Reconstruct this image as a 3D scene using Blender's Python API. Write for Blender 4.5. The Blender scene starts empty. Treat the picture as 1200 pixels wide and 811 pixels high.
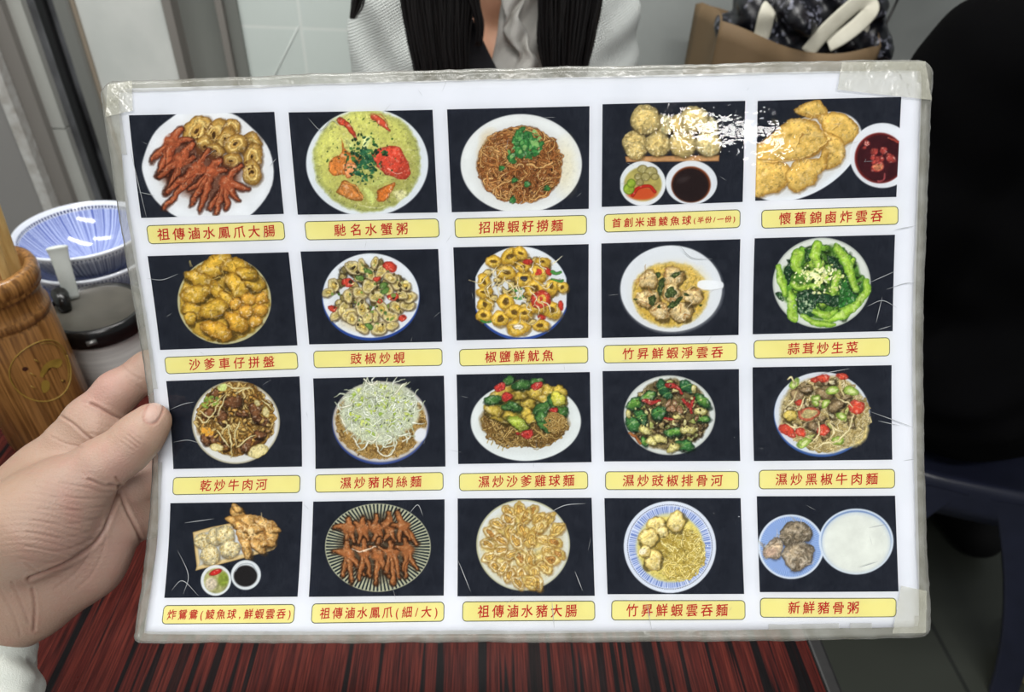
import bpy, bmesh, math, random
import numpy as np
from mathutils import Vector, Matrix
# ------------------------------------------------------------------ camera, world, lights, exposure
S = bpy.context.scene
COL = S.collection
F, CX, CY = 820.0, 600.0, 405.5
PITCH, ROLL, YAW, CAMH = math.radians(37.5), math.radians(3.2), math.radians(-3.8), 1.30
_h = np.array([-math.sin(YAW), math.cos(YAW), 0.0]); _up = np.array([0, 0, 1.0]); _r0 = np.cross(_h, _up)
FW = _h*math.cos(PITCH) - _up*math.sin(PITCH)
_u0 = np.cross(_r0, FW)
RT = math.cos(ROLL)*_r0 + math.sin(ROLL)*_u0
UP = -math.sin(ROLL)*_r0 + math.cos(ROLL)*_u0
CAM = np.array([0, 0, CAMH])
def ray(x, y): return RT*((x-CX)/F) + UP*((CY-y)/F) + FW
def at(x, y, d): return CAM + ray(x, y)*d                      # a point at depth d
def plz(x, y, z):
    d = ray(x, y); return CAM + d*((z-CAM[2])/d[2])
def ply(x, y, Y):
    d = ray(x, y); return CAM + d*((Y-CAM[1])/d[1])
def proj(P):
    d = np.asarray(P, float)-CAM; z = d@FW
    return CX+F*(d@RT)/z, CY-F*(d@UP)/z, z
cam = bpy.data.cameras.new('camera'); camo = bpy.data.objects.new('camera', cam); COL.objects.link(camo)
m = Matrix.Identity(4)
for i in range(3): m[i][0] = RT[i]; m[i][1] = UP[i]; m[i][2] = -FW[i]; m[i][3] = CAM[i]
camo.matrix_world = m
cam.sensor_width = 36; cam.lens = F/1200*36; cam.clip_start = 0.01
cam.dof.use_dof = True; cam.dof.focus_distance = 0.388; cam.dof.aperture_fstop = 11
S.camera = camo
S.view_settings.view_transform = 'Standard'; S.view_settings.look = 'None'
S.view_settings.exposure = 0.0; S.view_settings.gamma = 1.0; S.view_settings.use_curve_mapping = False
w = bpy.data.worlds.new('World'); S.world = w; w.use_nodes = True
w.node_tree.nodes['Background'].inputs[0].default_value = (0.93, 0.98, 1.0, 1); w.node_tree.nodes['Background'].inputs[1].default_value = 0.24
def area(name, loc, target, sx, sy, power, col=(1, .98, .95)):
    l = bpy.data.lights.new(name, 'AREA'); l.shape = 'RECTANGLE'; l.size = sx; l.size_y = sy; l.energy = power; l.color = col
    o = bpy.data.objects.new(name, l); COL.objects.link(o); o.location = loc
    o.rotation_euler = (Vector(target)-Vector(loc)).to_track_quat('-Z', 'Y').to_euler(); return o
# ceiling fluorescents of the room: one row behind the photographer, one over the next tables, plus one added fill
area('tube_and_fill_light', (0.68, -1.82, 2.60), (0.62, -1.60, 0), 0.50, 0.16, 10)
area('tube_and_fill_light', (0.05, -0.95, 2.62), (0.05, -0.70, 0), 1.25, 0.20, 35)  # added fill above the camera to brighten the card, clear of its reflections
area('tube_and_fill_light', (-1.25, 0.35, 2.60), (-1.2, 0.35, 0), 0.16, 1.25, 16)
area('tube_and_fill_light', (0.0, 0.75, 2.75), (0.0, 0.8, 0), 1.25, 0.16, 29)
# ------------------------------------------------------------------ helpers
rng = random.Random(7)
def lin(c):
    c = np.asarray(c, float)/255.0
    return np.where(c <= 0.04045, c/12.92, ((c+0.055)/1.055)**2.4)
def L4(c): return tuple(float(x) for x in lin(c)) + (1.0,)
MATS = {}
def M(name, col=(128, 128, 128), rough=.5, metal=0, spec=.5, noise=None, col2=None, bump=None, stretch=(1, 1, 1), sss=0, coat=0, attr=None):
    """procedural principled material; noise=(scale, detail) mixes col with col2, bump=(scale, strength)"""
    if name in MATS: return MATS[name]
    mt = bpy.data.materials.new(name); mt.use_nodes = True; nt = mt.node_tree; N = nt.nodes; b = N['Principled BSDF']
    b.inputs['Base Color'].default_value = L4(col); b.inputs['Roughness'].default_value = rough; b.inputs['Metallic'].default_value = metal
    b.inputs['Specular IOR Level'].default_value = spec
    if sss: b.inputs['Subsurface Weight'].default_value = sss; b.inputs['Subsurface Radius'].default_value = (.004, .0015, .0008); b.inputs['Subsurface Scale'].default_value = 1.0
    if coat: b.inputs['Coat Weight'].default_value = coat; b.inputs['Coat Roughness'].default_value = .08
    tc = N.new('ShaderNodeTexCoord'); mp = N.new('ShaderNodeMapping'); mp.inputs['Scale'].default_value = stretch
    nt.links.new(tc.outputs['Object'], mp.inputs[0])
    if noise:
        n = N.new('ShaderNodeTexNoise'); n.inputs['Scale'].default_value = noise[0]; n.inputs['Detail'].default_value = noise[1]
        nt.links.new(mp.outputs[0], n.inputs['Vector'])
        r = N.new('ShaderNodeValToRGB'); r.color_ramp.elements[0].position = .32; r.color_ramp.elements[1].position = .68
        r.color_ramp.elements[0].color = L4(col); r.color_ramp.elements[1].color = L4(col2 or col)
        nt.links.new(n.outputs[0], r.inputs[0]); nt.links.new(r.outputs[0], b.inputs['Base Color'])
    if attr:
        a = N.new('ShaderNodeAttribute'); a.attribute_name = attr
        nt.links.new(a.outputs['Color'], b.inputs['Base Color'])
    if bump:
        n2 = N.new('ShaderNodeTexNoise'); n2.inputs['Scale'].default_value = bump[0]; n2.inputs['Detail'].default_value = 4
        nt.links.new(mp.outputs[0], n2.inputs['Vector'])
        bp = N.new('ShaderNodeBump'); bp.inputs['Strength'].default_value = bump[1]; bp.inputs['Distance'].default_value = .002
        nt.links.new(n2.outputs[0], bp.inputs['Height']); nt.links.new(bp.outputs[0], b.inputs['Normal'])
    MATS[name] = mt; return mt
def tag(o, label=None, cat=None, group=None, kind=None):
    if label: o['label'] = label
    if cat: o['category'] = cat
    if group: o['group'] = group
    if kind: o['kind'] = kind
    return o
ROOTLOC = {}
def thing(name, label, cat, loc, group=None):
    o = bpy.data.objects.new(name, None); COL.objects.link(o); o.location = loc; o.empty_display_size = .05
    ROOTLOC[o.name] = np.array(loc, float); return tag(o, label, cat, group)
def obj(name, V, Fc, mat, parent=None, smooth=True, local=False, mats=None, fm=None):
    """links one mesh object; V in world coordinates unless local"""
    V = np.asarray(V, float).reshape(-1, 3)
    base = np.zeros(3)
    if parent is not None: base = ROOTLOC.get(parent.name, np.zeros(3))
    if parent is not None and not local: V = V-base
    me = bpy.data.meshes.new(name); me.from_pydata(V.tolist(), [], [list(map(int, f)) for f in Fc])
    for mm in (mats or [mat]): me.materials.append(mm)
    if fm is not None: me.polygons.foreach_set('material_index', np.asarray(fm, np.int32))
    me.polygons.foreach_set('use_smooth', [smooth]*len(me.polygons)); me.update()
    o = bpy.data.objects.new(name, me); COL.objects.link(o)
    if parent is not None: o.parent = parent; ROOTLOC[o.name] = base
    return o
class MB:
    """collects simple shapes into one vertex / face list"""
    def __init__(s): s.V = []; s.F = []
    def add(s, V, Fc):
        k = len(s.V); s.V += [tuple(map(float, v)) for v in V]; s.F += [[i+k for i in f] for f in Fc]; return s
    def box(s, lo, hi):
        x0, y0, z0 = lo; x1, y1, z1 = hi
        return s.add([(x0, y0, z0), (x1, y0, z0), (x1, y1, z0), (x0, y1, z0), (x0, y0, z1), (x1, y0, z1), (x1, y1, z1), (x0, y1, z1)],
                     [(0, 3, 2, 1), (4, 5, 6, 7), (0, 1, 5, 4), (1, 2, 6, 5), (2, 3, 7, 6), (3, 0, 4, 7)])
    def tube(s, pts, rad, n=10, flat=1.0, up=None):
        P = [np.array(p, float) for p in pts]; R = rad if hasattr(rad, '__len__') else [rad]*len(P)
        prev = None; V = []
        for i, p in enumerate(P):
            t = P[min(i+1, len(P)-1)]-P[max(i-1, 0)]; t = t/(np.linalg.norm(t)+1e-12)
            a = (np.array(up, float) if up is not None else np.array([0, 0, 1.0])) if prev is None else prev
            a = a-t*(a@t)
            if np.linalg.norm(a) < 1e-4: a = np.array([1.0, 0, 0])-t*t[0]
            a = a/np.linalg.norm(a); b = np.cross(t, a); prev = a
            for k in range(n):
                c = 2*math.pi*k/n; V.append(p+R[i]*(math.cos(c)*a*flat+math.sin(c)*b))
        Fc = []
        for i in range(len(P)-1):
            for k in range(n): Fc.append((i*n+k, i*n+(k+1) % n, (i+1)*n+(k+1) % n, (i+1)*n+k))
        Fc.append(tuple(range(n-1, -1, -1))); Fc.append(tuple((len(P)-1)*n+k for k in range(n)))
        return s.add(V, Fc)
    def lathe(s, prof, c, n=64, close=True):
        V = [(c[0]+r*math.cos(2*math.pi*k/n), c[1]+r*math.sin(2*math.pi*k/n), c[2]+z) for r, z in prof for k in range(n)]
        Fc = [(i*n+k, i*n+(k+1) % n, (i+1)*n+(k+1) % n, (i+1)*n+k) for i in range(len(prof)-1) for k in range(n)]
        return s.add(V, Fc)
    def obj(s, name, mat, parent=None, smooth=True, **k): return obj(name, s.V, s.F, mat, parent, smooth, **k)
def bevel(o, wd, seg=3):
    b = o.modifiers.new('bevel', 'BEVEL'); b.width = wd; b.segments = seg; b.limit_method = 'ANGLE'; b.angle_limit = .6; return o
def box(name, lo, hi, mat, parent=None, bv=0):
    o = MB().box(lo, hi).obj(name, mat, parent, smooth=False)
    if bv: bevel(o, bv)
    return o
# signed distance modelling: round cones blended smoothly, meshed with surface nets
def cone(X, a, b, ra, rb, sq=None):
    a = np.asarray(a, np.float32); b = np.asarray(b, np.float32); d = b-a
    p = X-a
    if sq is not None: p = p/np.asarray(sq, np.float32); d = d/np.asarray(sq, np.float32)
    t = np.clip((p@d)/max(float(d@d), 1e-12), 0, 1)
    q = p-t[..., None]*d
    return np.sqrt((q*q).sum(-1))-(ra+t*(rb-ra))
def smin(a, b, k):
    h = np.maximum(k-np.abs(a-b), 0)/k
    return np.minimum(a, b)-h*h*k*.25
def grid(lo, hi, h):
    ax = [np.arange(lo[i], hi[i]+h, h, dtype=np.float32) for i in range(3)]
    return np.stack(np.meshgrid(*ax, indexing='ij'), -1)
def nets(f, lo, h, relax=2):
    s = f < 0; nx, ny, nz = f.shape
    c = [(i, j, k) for i in (0, 1) for j in (0, 1) for k in (0, 1)]
    def sh(A, o): return A[o[0]:nx-1+o[0], o[1]:ny-1+o[1], o[2]:nz-1+o[2]]
    cnt = sum(sh(s, o).astype(np.int8) for o in c)
    act = (cnt > 0) & (cnt < 8); ids = -np.ones(act.shape, np.int64); I = np.argwhere(act); ids[act] = np.arange(len(I))
    acc = np.zeros((len(I), 3)); n = np.zeros(len(I))
    def val(o): return f[I[:, 0]+o[0], I[:, 1]+o[1], I[:, 2]+o[2]].astype(float)
    for a in c:
        for ax in range(3):
            if a[ax] == 0:
                b = list(a); b[ax] = 1; va = val(a); vb = val(b); mk = (va < 0) != (vb < 0)
                t = np.where(mk, va/np.where(mk, va-vb, 1), 0)
                pt = np.array(a, float)[None]+np.zeros((len(I), 3)); pt[:, ax] += t
                acc[mk] += pt[mk]; n[mk] += 1
    V = (I+acc/n[:, None])*h+np.array(lo)
    Fs = []
    for ax in range(3):
        o1 = [0, 0, 0]; o1[ax] = 1
        A = s[:nx-o1[0], :ny-o1[1], :nz-o1[2]]; B = s[o1[0]:, o1[1]:, o1[2]:]
        E = np.argwhere(A != B); b1, b2 = [(1, 2), (2, 0), (0, 1)][ax]
        lim = np.array(act.shape); ok = (E[:, b1] > 0) & (E[:, b2] > 0) & (E[:, b1] < lim[b1]) & (E[:, b2] < lim[b2]); E = E[ok]
        def g(d1, d2):
            q = E.copy(); q[:, b1] -= d1; q[:, b2] -= d2; return ids[q[:, 0], q[:, 1], q[:, 2]]
        q = np.stack([g(1, 1), g(0, 1), g(0, 0), g(1, 0)], 1); fl = ~s[E[:, 0], E[:, 1], E[:, 2]]
        q[fl] = q[fl][:, ::-1]; Fs.append(q)
    Q = np.concatenate(Fs); Q = Q[(Q >= 0).all(1)]
    for _ in range(relax): V = lap(V, Q)
    return V, Q
def lap(V, Q, f=.5):
    A = np.zeros_like(V); n = np.zeros(len(V))
    for i in range(4):
        for j in ((i+1) % 4, (i-1) % 4):
            np.add.at(A, Q[:, i], V[Q[:, j]]); np.add.at(n, Q[:, i], 1)
    return V*(1-f)+f*A/np.maximum(n, 1)[:, None]
def vnormals(V, Q):
    nn = np.cross(V[Q[:, 2]]-V[Q[:, 0]], V[Q[:, 3]]-V[Q[:, 1]]); N = np.zeros_like(V)
    for i in range(4): np.add.at(N, Q[:, i], nn)
    return N/np.maximum(np.linalg.norm(N, axis=1), 1e-12)[:, None]
def blend(X, prims, k):
    f = None
    for p in prims:
        d = cone(X, *p); f = d if f is None else smin(f, d, k)
    return f
def sdf_obj(name, prims, h, k, mat, parent, pad=.03, cut=None, relax=2):
    P = np.array([q for p in prims for q in (p[0], p[1])]); r = max(max(p[2], p[3])*(max(p[4]) if len(p) > 4 else 1) for p in prims)
    lo = P.min(0)-r-pad; hi = P.max(0)+r+pad; X = grid(lo, hi, h); f = blend(X, prims, k)
    if cut is not None: f = cut(X, f)
    V, Q = nets(f, lo, h, relax); return obj(name, V, Q, mat, parent)
def vcol(o, name, C):
    a = o.data.color_attributes.new(name, 'FLOAT_COLOR', 'POINT'); C = np.asarray(C, np.float32)
    if C.shape[1] == 3: C = np.concatenate([C, np.ones((len(C), 1), np.float32)], 1)
    a.data.foreach_set('color', C.ravel())
def catmull(P, n=8):
    P = np.asarray(P, float)
    if len(P) < 3: return np.stack([P[0]+(P[-1]-P[0])*t for t in np.linspace(0, 1, n)])
    Q = np.concatenate([[2*P[0]-P[1]], P, [2*P[-1]-P[-2]]]); out = []
    for i in range(1, len(Q)-2):
        for t in np.linspace(0, 1, n, endpoint=False):
            a, b, c, d = Q[i-1:i+3]
            out.append(.5*((2*b)+(-a+c)*t+(2*a-5*b+4*c-d)*t*t+(-a+3*b-3*c+d)*t**3))
    out.append(P[-1]); return np.array(out)
# ------------------------------------------------------------------ the setting
TZ = 0.75
def brick_mat(name, base, base2, grout, sx, sy, plane, mortar=.004, rough=.35, off=(0, 0), bumpy=.3):
    mt = bpy.data.materials.new(name); mt.use_nodes = True; nt = mt.node_tree; N = nt.nodes; b = N['Principled BSDF']
    tc = N.new('ShaderNodeTexCoord'); sp = N.new('ShaderNodeSeparateXYZ'); cb = N.new('ShaderNodeCombineXYZ'); nt.links.new(tc.outputs['Object'], sp.inputs[0])
    for k, ax in enumerate(plane):
        a = N.new('ShaderNodeMath'); a.operation = 'ADD'; a.inputs[1].default_value = off[k]; nt.links.new(sp.outputs[ax], a.inputs[0]); nt.links.new(a.outputs[0], cb.inputs[k])
    br = N.new('ShaderNodeTexBrick'); br.offset = 0; br.inputs['Scale'].default_value = 1; br.inputs['Brick Width'].default_value = sx; br.inputs['Row Height'].default_value = sy
    br.inputs['Mortar Size'].default_value = mortar; br.inputs['Mortar Smooth'].default_value = .1; br.inputs['Bias'].default_value = 0
    br.inputs['Color1'].default_value = L4(base); br.inputs['Color2'].default_value = L4(base2); br.inputs['Mortar'].default_value = L4(grout)
    nt.links.new(cb.outputs[0], br.inputs['Vector'])
    n = N.new('ShaderNodeTexNoise'); n.inputs['Scale'].default_value = 7; n.inputs['Detail'].default_value = 5; nt.links.new(tc.outputs['Object'], n.inputs['Vector'])
    r = N.new('ShaderNodeValToRGB'); r.color_ramp.elements[0].color = (.86, .87, .86, 1); r.color_ramp.elements[1].color = (1, 1, 1, 1); nt.links.new(n.outputs[0], r.inputs[0])
    mx = N.new('ShaderNodeMix'); mx.data_type = 'RGBA'; mx.blend_type = 'MULTIPLY'; mx.inputs[0].default_value = 1
    nt.links.new(br.outputs[0], mx.inputs[6]); nt.links.new(r.outputs[0], mx.inputs[7]); nt.links.new(mx.outputs[2], b.inputs['Base Color'])
    bp = N.new('ShaderNodeBump'); bp.inputs['Strength'].default_value = bumpy; bp.inputs['Distance'].default_value = .002; bp.invert = True
    nt.links.new(br.outputs['Fac'], bp.inputs['Height']); nt.links.new(bp.outputs[0], b.inputs['Normal'])
    b.inputs['Roughness'].default_value = rough; return mt
mfloor = brick_mat('floor_tile', (54, 57, 51), (57, 60, 54), (35, 37, 34), .60, .60, (0, 1), .005, .4, off=(.248, .10))
box('floor', (-1.6, -2.2, -.05), (2.6, 1.60, 0), mfloor)['kind'] = 'structure'
YB = 1.45
def bx(x): return ply(x, 0, YB)[0]
mtile = brick_mat('white_wall_tile', (214, 223, 219), (211, 220, 216), (224, 230, 226), .30, .30, (0, 2), .003, .22, off=(.348+.30*3-.005, -.947+.3*4), bumpy=.15)
mgrey = M('grey_plaster', (141, 146, 144), .75, noise=(3.5, 6), col2=(160, 165, 163), bump=(60, .15))
mmarble = M('white_marble_panel', (216, 218, 214), .25, noise=(9, 7), col2=(199, 203, 199))
mframe = M('grey_door_paint', (112, 115, 110), .5, noise=(5, 4), col2=(120, 122, 117))
mframe2 = M('taupe_frame', (128, 124, 119), .45)
mpanel = M('grey_panel', (134, 132, 130), .6, noise=(2, 4), col2=(142, 140, 138))
mworn = M('worn_white_edge', (196, 196, 193), .6, noise=(55, 6), col2=(168, 164, 158), bump=(120, .6))
mpale = M('pale_tile_strip', (178, 179, 173), .3, noise=(6, 4), col2=(168, 169, 164))
mmetal = M('brushed_frame', (150, 150, 146), .35, metal=.6)
mdark = M('black_rubber_bar', (22, 22, 24), .35)
def st(o): o['kind'] = 'structure'; return o
st(box('wall_back', (-.47, YB, 0), (.30, YB+.1, 2.7), mtile))
st(box('wall_back_right', (.30, YB, 0), (2.6, YB+.1, 2.7), mgrey))
mleft = brick_mat('left_wall_tile', (196, 202, 199), (192, 198, 195), (210, 214, 211), .30, .30, (1, 2), .003, .25)
# grey door leaf with its two jambs, between marble panel and tiles
st(box('trim_1', (-.585, YB-.03, 0), (-.568, YB+.1, 2.7), mframe2, bv=.002))
st(box('door_1', (-.568, YB+.004, 0), (-.492, YB+.06, 2.7), mframe))
st(box('trim_2', (-.492, YB-.02, 0), (-.479, YB+.1, 2.7), mframe2, bv=.002))
st(box('trim_3', (-.479, YB-.008, 0), (-.455, YB+.1, 2.7), mframe, bv=.002))
st(box('wall_back_marble', (-.742, YB-.025, 0), (-.585, YB+.1, 2.7), mmarble, bv=.001))
st(box('trim_4', (-.748, YB-.03, 0), (-.742, YB+.1, 2.7), M('brown_sealant', (150, 138, 122), .7)))
st(box('trim_5', (-.775, YB-.04, 0), (-.748, YB+.1, 2.7), mmetal, bv=.004))
# dark mirror glass strip with a black bar down its middle, reflections painted as mottling
mglass = M('dark_mirror_glass', (66, 66, 68), .2, metal=.25, noise=(9, 6), col2=(128, 130, 134), stretch=(2, 1, 1))  # paler mottling in the colour stands in for reflections
st(box('window_1', (-.836, YB-.012, .50), (-.775, YB+.02, 2.7), mglass))
st(box('wall_back_sill', (-.836, YB-.02, 0), (-.775, YB+.05, .50), M('black_sill', (26, 27, 28), .5, noise=(30, 4), col2=(60, 62, 60))))
st(box('trim_6', (-.815, YB-.026, 0), (-.797, YB-.012, 2.7), mdark, bv=.004))
def pale():
    b = MB(); x0, x1 = -.862, -.836; zj = .745
    b.box((x0, YB-.03, 0), (x1, YB+.05, zj-.0015)); b.box((x0, YB-.03, zj+.0015), (x1, YB+.05, 2.7)); b.box((x0+.002, YB-.026, 0), (x1-.002, YB+.04, 2.69)); return b.obj('wall_back_strip', mpale, smooth=False)
st(pale())
st(box('trim_7', (-.893, YB-.05, 0), (-.862, YB+.05, 2.7), mframe2, bv=.003))
st(box('trim_8', (-.914, YB-.075, 0), (-.893, YB+.02, 2.7), mworn, bv=.002))
st(box('wall_back_panel', (-1.6, YB-.07, 0), (-.914, YB+.02, 2.7), mpanel))
st(box('wall_left', (-1.62, -2.2, 0), (-1.6, YB+.1, 2.7), mleft))
# wall seams: the slanting crack between tiles
cr = MB(); a = np.array([-.348, YB-.0012, .950]); bq = ply(322, 88, YB)
cr.tube([a, [bq[0], YB-.0012, bq[2]], [bq[0]-.12, YB-.0012, bq[2]-.25]], .0008, 6)
st(cr.obj('trim_9', M('pale_grout', (206, 210, 207), .8)))
# ------------------------------------------------------------------ table
def wood_mat():
    mt = bpy.data.materials.new('red_zebra_laminate'); mt.use_nodes = True; nt = mt.node_tree; N = nt.nodes; b = N['Principled BSDF']
    tc = N.new('ShaderNodeTexCoord')
    def noise(sc, stretch, det, dist=0):
        mp = N.new('ShaderNodeMapping'); mp.inputs['Scale'].default_value = stretch; nt.links.new(tc.outputs['Object'], mp.inputs[0])
        n = N.new('ShaderNodeTexNoise'); n.inputs['Scale'].default_value = sc; n.inputs['Detail'].default_value = det; n.inputs['Distortion'].default_value = dist
        nt.links.new(mp.outputs[0], n.inputs['Vector']); return n
    n1 = noise(74, (1, .016, 0), 3, .0)                 # broad bands across the board
    r1 = N.new('ShaderNodeValToRGB'); cr = r1.color_ramp; cr.interpolation = 'LINEAR'
    cr.elements[0].position = 0; cr.elements[0].color = L4((22, 16, 18)); cr.elements[1].position = 1; cr.elements[1].color = L4((66, 26, 22))
    for p, c in ((.40, (14, 11, 13)), (.412, (60, 22, 20)), (.45, (80, 29, 24)), (.49, (56, 20, 18)), (.52, (90, 36, 29)), (.575, (74, 29, 25)), (.585, (40, 16, 16)), (.595, (14, 11, 13))):
        e = cr.elements.new(p); e.color = L4(c)
    nt.links.new(n1.outputs[0], r1.inputs[0])
    n2 = noise(900, (1, .03, 0), 4); r2 = N.new('ShaderNodeValToRGB'); r2.color_ramp.elements[0].position = .35; r2.color_ramp.elements[0].color = (.30, .28, .28, 1)
    r2.color_ramp.elements[1].position = .62; r2.color_ramp.elements[1].color = (1.22, 1.2, 1.18, 1)
    nt.links.new(n2.outputs[0], r2.inputs[0])
    mx = N.new('ShaderNodeMix'); mx.data_type = 'RGBA'; mx.blend_type = 'MULTIPLY'; mx.inputs[0].default_value = .85
    nt.links.new(r1.outputs[0], mx.inputs[6]); nt.links.new(r2.outputs[0], mx.inputs[7]); nt.links.new(mx.outputs[2], b.inputs['Base Color'])
    n3 = noise(30, (1, 1, 1), 4); mr = N.new('ShaderNodeMapRange'); mr.inputs[3].default_value = .22; mr.inputs[4].default_value = .42
    nt.links.new(n3.outputs[0], mr.inputs[0]); nt.links.new(mr.outputs[0], b.inputs['Roughness'])
    b.inputs['Specular IOR Level'].default_value = .13
    bp = N.new('ShaderNodeBump'); bp.inputs['Strength'].default_value = .12; bp.inputs['Distance'].default_value = .001
    nt.links.new(n2.outputs[0], bp.inputs['Height']); nt.links.new(bp.outputs[0], b.inputs['Normal']); return mt
tb = thing('dining_table', 'dark red striped wood laminate table under the menu card', 'table', (-.25, .45, 0))
box('tabletop', (-.72, .02, TZ-.028), (.286, .93, TZ), wood_mat(), tb, bv=.002)
blk = M('black_table_edging', (11, 10, 11), .5, noise=(80, 4), col2=(22, 21, 21))
ed = MB(); ed.box((.286, .02, TZ-.03), (.30, .93, TZ-.0005)); ed.box((-.734, .02, TZ-.03), (-.72, .93, TZ-.0005)); ed.box((-.734, .006, TZ-.03), (.30, .02, TZ-.0005)); ed.box((-.734, .93, TZ-.03), (.30, .944, TZ-.0005))
bevel(ed.obj('edge_band', blk, tb, smooth=False), .003)
pm = M('black_steel', (20, 20, 21), .4, metal=.6)
for sx in (-.60, .235):
    pd = MB(); pd.tube([(sx, .48, .02), (sx, .48, TZ-.028)], .03, 20); pd.obj('leg', pm, tb)
    ft = MB(); ft.box((sx-.03, .20, 0), (sx+.03, .76, .025)); bevel(ft.obj('foot_bar', pm, tb, smooth=False), .006)
# ------------------------------------------------------------------ laminated menu card, slightly cupped towards the reader
MO = np.array([0.0288, 0.30909, 1.05402])
MM = np.array([[0.99411, -0.044162, -0.098966], [-0.060135, 0.534923, -0.842758], [0.090157, 0.843746, 0.529117]])
MZ = {(2, 0): 5.17, (1, 1): -5.549, (0, 2): 24.857, (3, 0): -3.272, (2, 1): 1.565, (1, 2): -5.21, (0, 3): -5.919, (2, 2): -3.969, (4, 0): -1.004, (0, 4): -5.215, (3, 1): -2.629, (1, 3): 5.894}
def sheet(u, v, off=0.0):
    """millimetres on the card -> metres in the card's own frame, off in mm above the paper"""
    u = np.asarray(u, float); v = np.asarray(v, float); U = u/200; W = v/150
    z = sum(c*U**a*W**b for (a, b), c in MZ.items())
    zu = sum(c*a*U**max(a-1, 0)*W**b for (a, b), c in MZ.items())/200; zv = sum(c*b*U**a*W**max(b-1, 0) for (a, b), c in MZ.items())/150
    n = np.stack([-zu, -zv, np.ones_like(zu)], -1); n = n/np.linalg.norm(n, axis=-1, keepdims=True)
    return (np.stack([u, v, z], -1)+n*np.asarray(off)[..., None])/1000
menu = thing('menu_card', 'large laminated picture menu with twenty dish photos, held up by a hand above the table', 'menu', MO)
mw = Matrix.Identity(4)
for i in range(3):
    for j in range(3): mw[i][j] = MM[i][j]
    mw[i][3] = MO[i]
menu.matrix_world = mw
EL = [(-156, -221), (-148.7, -221), (-122, -219.8), (-92, -218), (-50.6, -215.6), (-9, -216.4), (32.7, -217.3), (62, -217.7), (108, -217.3), (156, -217.3)]
ER = [(-156, 218.2), (-143, 217.7), (-112, 217.3), (-69, 217.6), (11, 217.9), (53, 218), (90, 217.5), (124, 217), (156, 218)]
EB = [(-221, -152.2), (-152, -152.6), (-29, -153.5), (36, -154.1), (106, -154.7), (218, -155.4)]
ET = [(-218, 151.6), (-160, 153.4), (-93, 154.6), (-39, 155), (14, 154.4), (86, 153.7), (152, 153.4), (218, 154.1)]
PL = [(-150, -216.5), (-100, -213), (4.7, -213.4), (85, -213.8), (128, -210.4), (150, -209)]
PR = [(-150, 211.9), (-112, 213.2), (-42, 214.4), (65, 213.6), (134, 212.2), (150, 211.5)]
PB = [(-217, -147.9), (-152, -148.7), (-10, -149.7), (153, -149.2), (213, -150)]
PT = [(-211, 148.4), (-160, 149.3), (-94, 149.9), (-3.6, 149.6), (86, 148.9), (175, 148.7), (212, 148.7)]
def ip(T, x): return np.interp(x, [t[0] for t in T], [t[1] for t in T])
def ripple(x, seed, amp):
    r = np.random.RandomState(seed); return sum(amp/(k+1)**.6*np.sin(x*f+r.rand()*7) for k, f in enumerate((.05, .13, .29, .61, 1.3, 2.3)))
def coons(nu, nv, L_, R_, B_, T_, rad, rag=0.0):
    s, t = np.meshgrid(np.linspace(0, 1, nu), np.linspace(0, 1, nv), indexing='ij')
    u = 434*s-217; v = 308*t-154
    for _ in range(3):
        l = ip(L_, v)+rag*ripple(v, 1, 1); r = ip(R_, v)+rag*ripple(v, 2, 1); b = ip(B_, u)+rag*ripple(u, 3, 1); tt = ip(T_, u)+rag*ripple(u, 4, 1)
        u = l+(r-l)*s; v = b+(tt-b)*t
    cu = [(ip(L_, -150), ip(B_, -215), 1, 1, rad[0]), (ip(R_, -150), ip(B_, 215), -1, 1, rad[1]), (ip(L_, 150), ip(T_, -215), 1, -1, rad[2]), (ip(R_, 150), ip(T_, 215), -1, -1, rad[3])]
    for x0, y0, sx, sy, r in cu:                                   # round the corners
        dx = 1-(u-x0)*sx/r; dy = 1-(v-y0)*sy/r; k = (dx > 0) & (dy > 0)
        dx = np.clip(dx, 0, 1.05); dy = np.clip(dy, 0, 1.05)
        u = np.where(k, x0+sx*r*(1-dx*np.sqrt(np.maximum(1-dy*dy/2, 0))), u); v = np.where(k, y0+sy*r*(1-dy*np.sqrt(np.maximum(1-dx*dx/2, 0))), v)
    return u, v
def quads(nu, nv, flip=False):
    i, j = np.meshgrid(np.arange(nu-1), np.arange(nv-1), indexing='ij'); a = (i*nv+j).ravel()
    q = np.stack([a, a+nv, a+nv+1, a+1], 1); return q[:, ::-1] if flip else q
# paper
mpaper = M('white_print_paper', (231, 234, 241), .6, spec=0, noise=(28, 6), col2=(224, 228, 235))
u, v = coons(90, 64, PL, PR, PB, PT, (2, 2, 2, 2)); nu, nv = u.shape
Vp = np.concatenate([sheet(u, v, 0.0*u).reshape(-1, 3), sheet(u, v, 0*u-.25).reshape(-1, 3)]); k = nu*nv
rim = [i*nv for i in range(nu)]+[(nu-1)*nv+j for j in range(1, nv)]+[i*nv+nv-1 for i in range(nu-2, -1, -1)]+[j for j in range(nv-2, 0, -1)]
def closed(nu, nv):
    k = nu*nv; q = np.concatenate([quads(nu, nv), quads(nu, nv, True)+k]); side = [[b, a, a+k, b+k] for a, b in zip(rim, rim[1:]+rim[:1])]
    return np.concatenate([q, np.array(side)])
obj('paper_sheet', Vp, closed(nu, nv), mpaper, menu, local=True)
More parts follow.
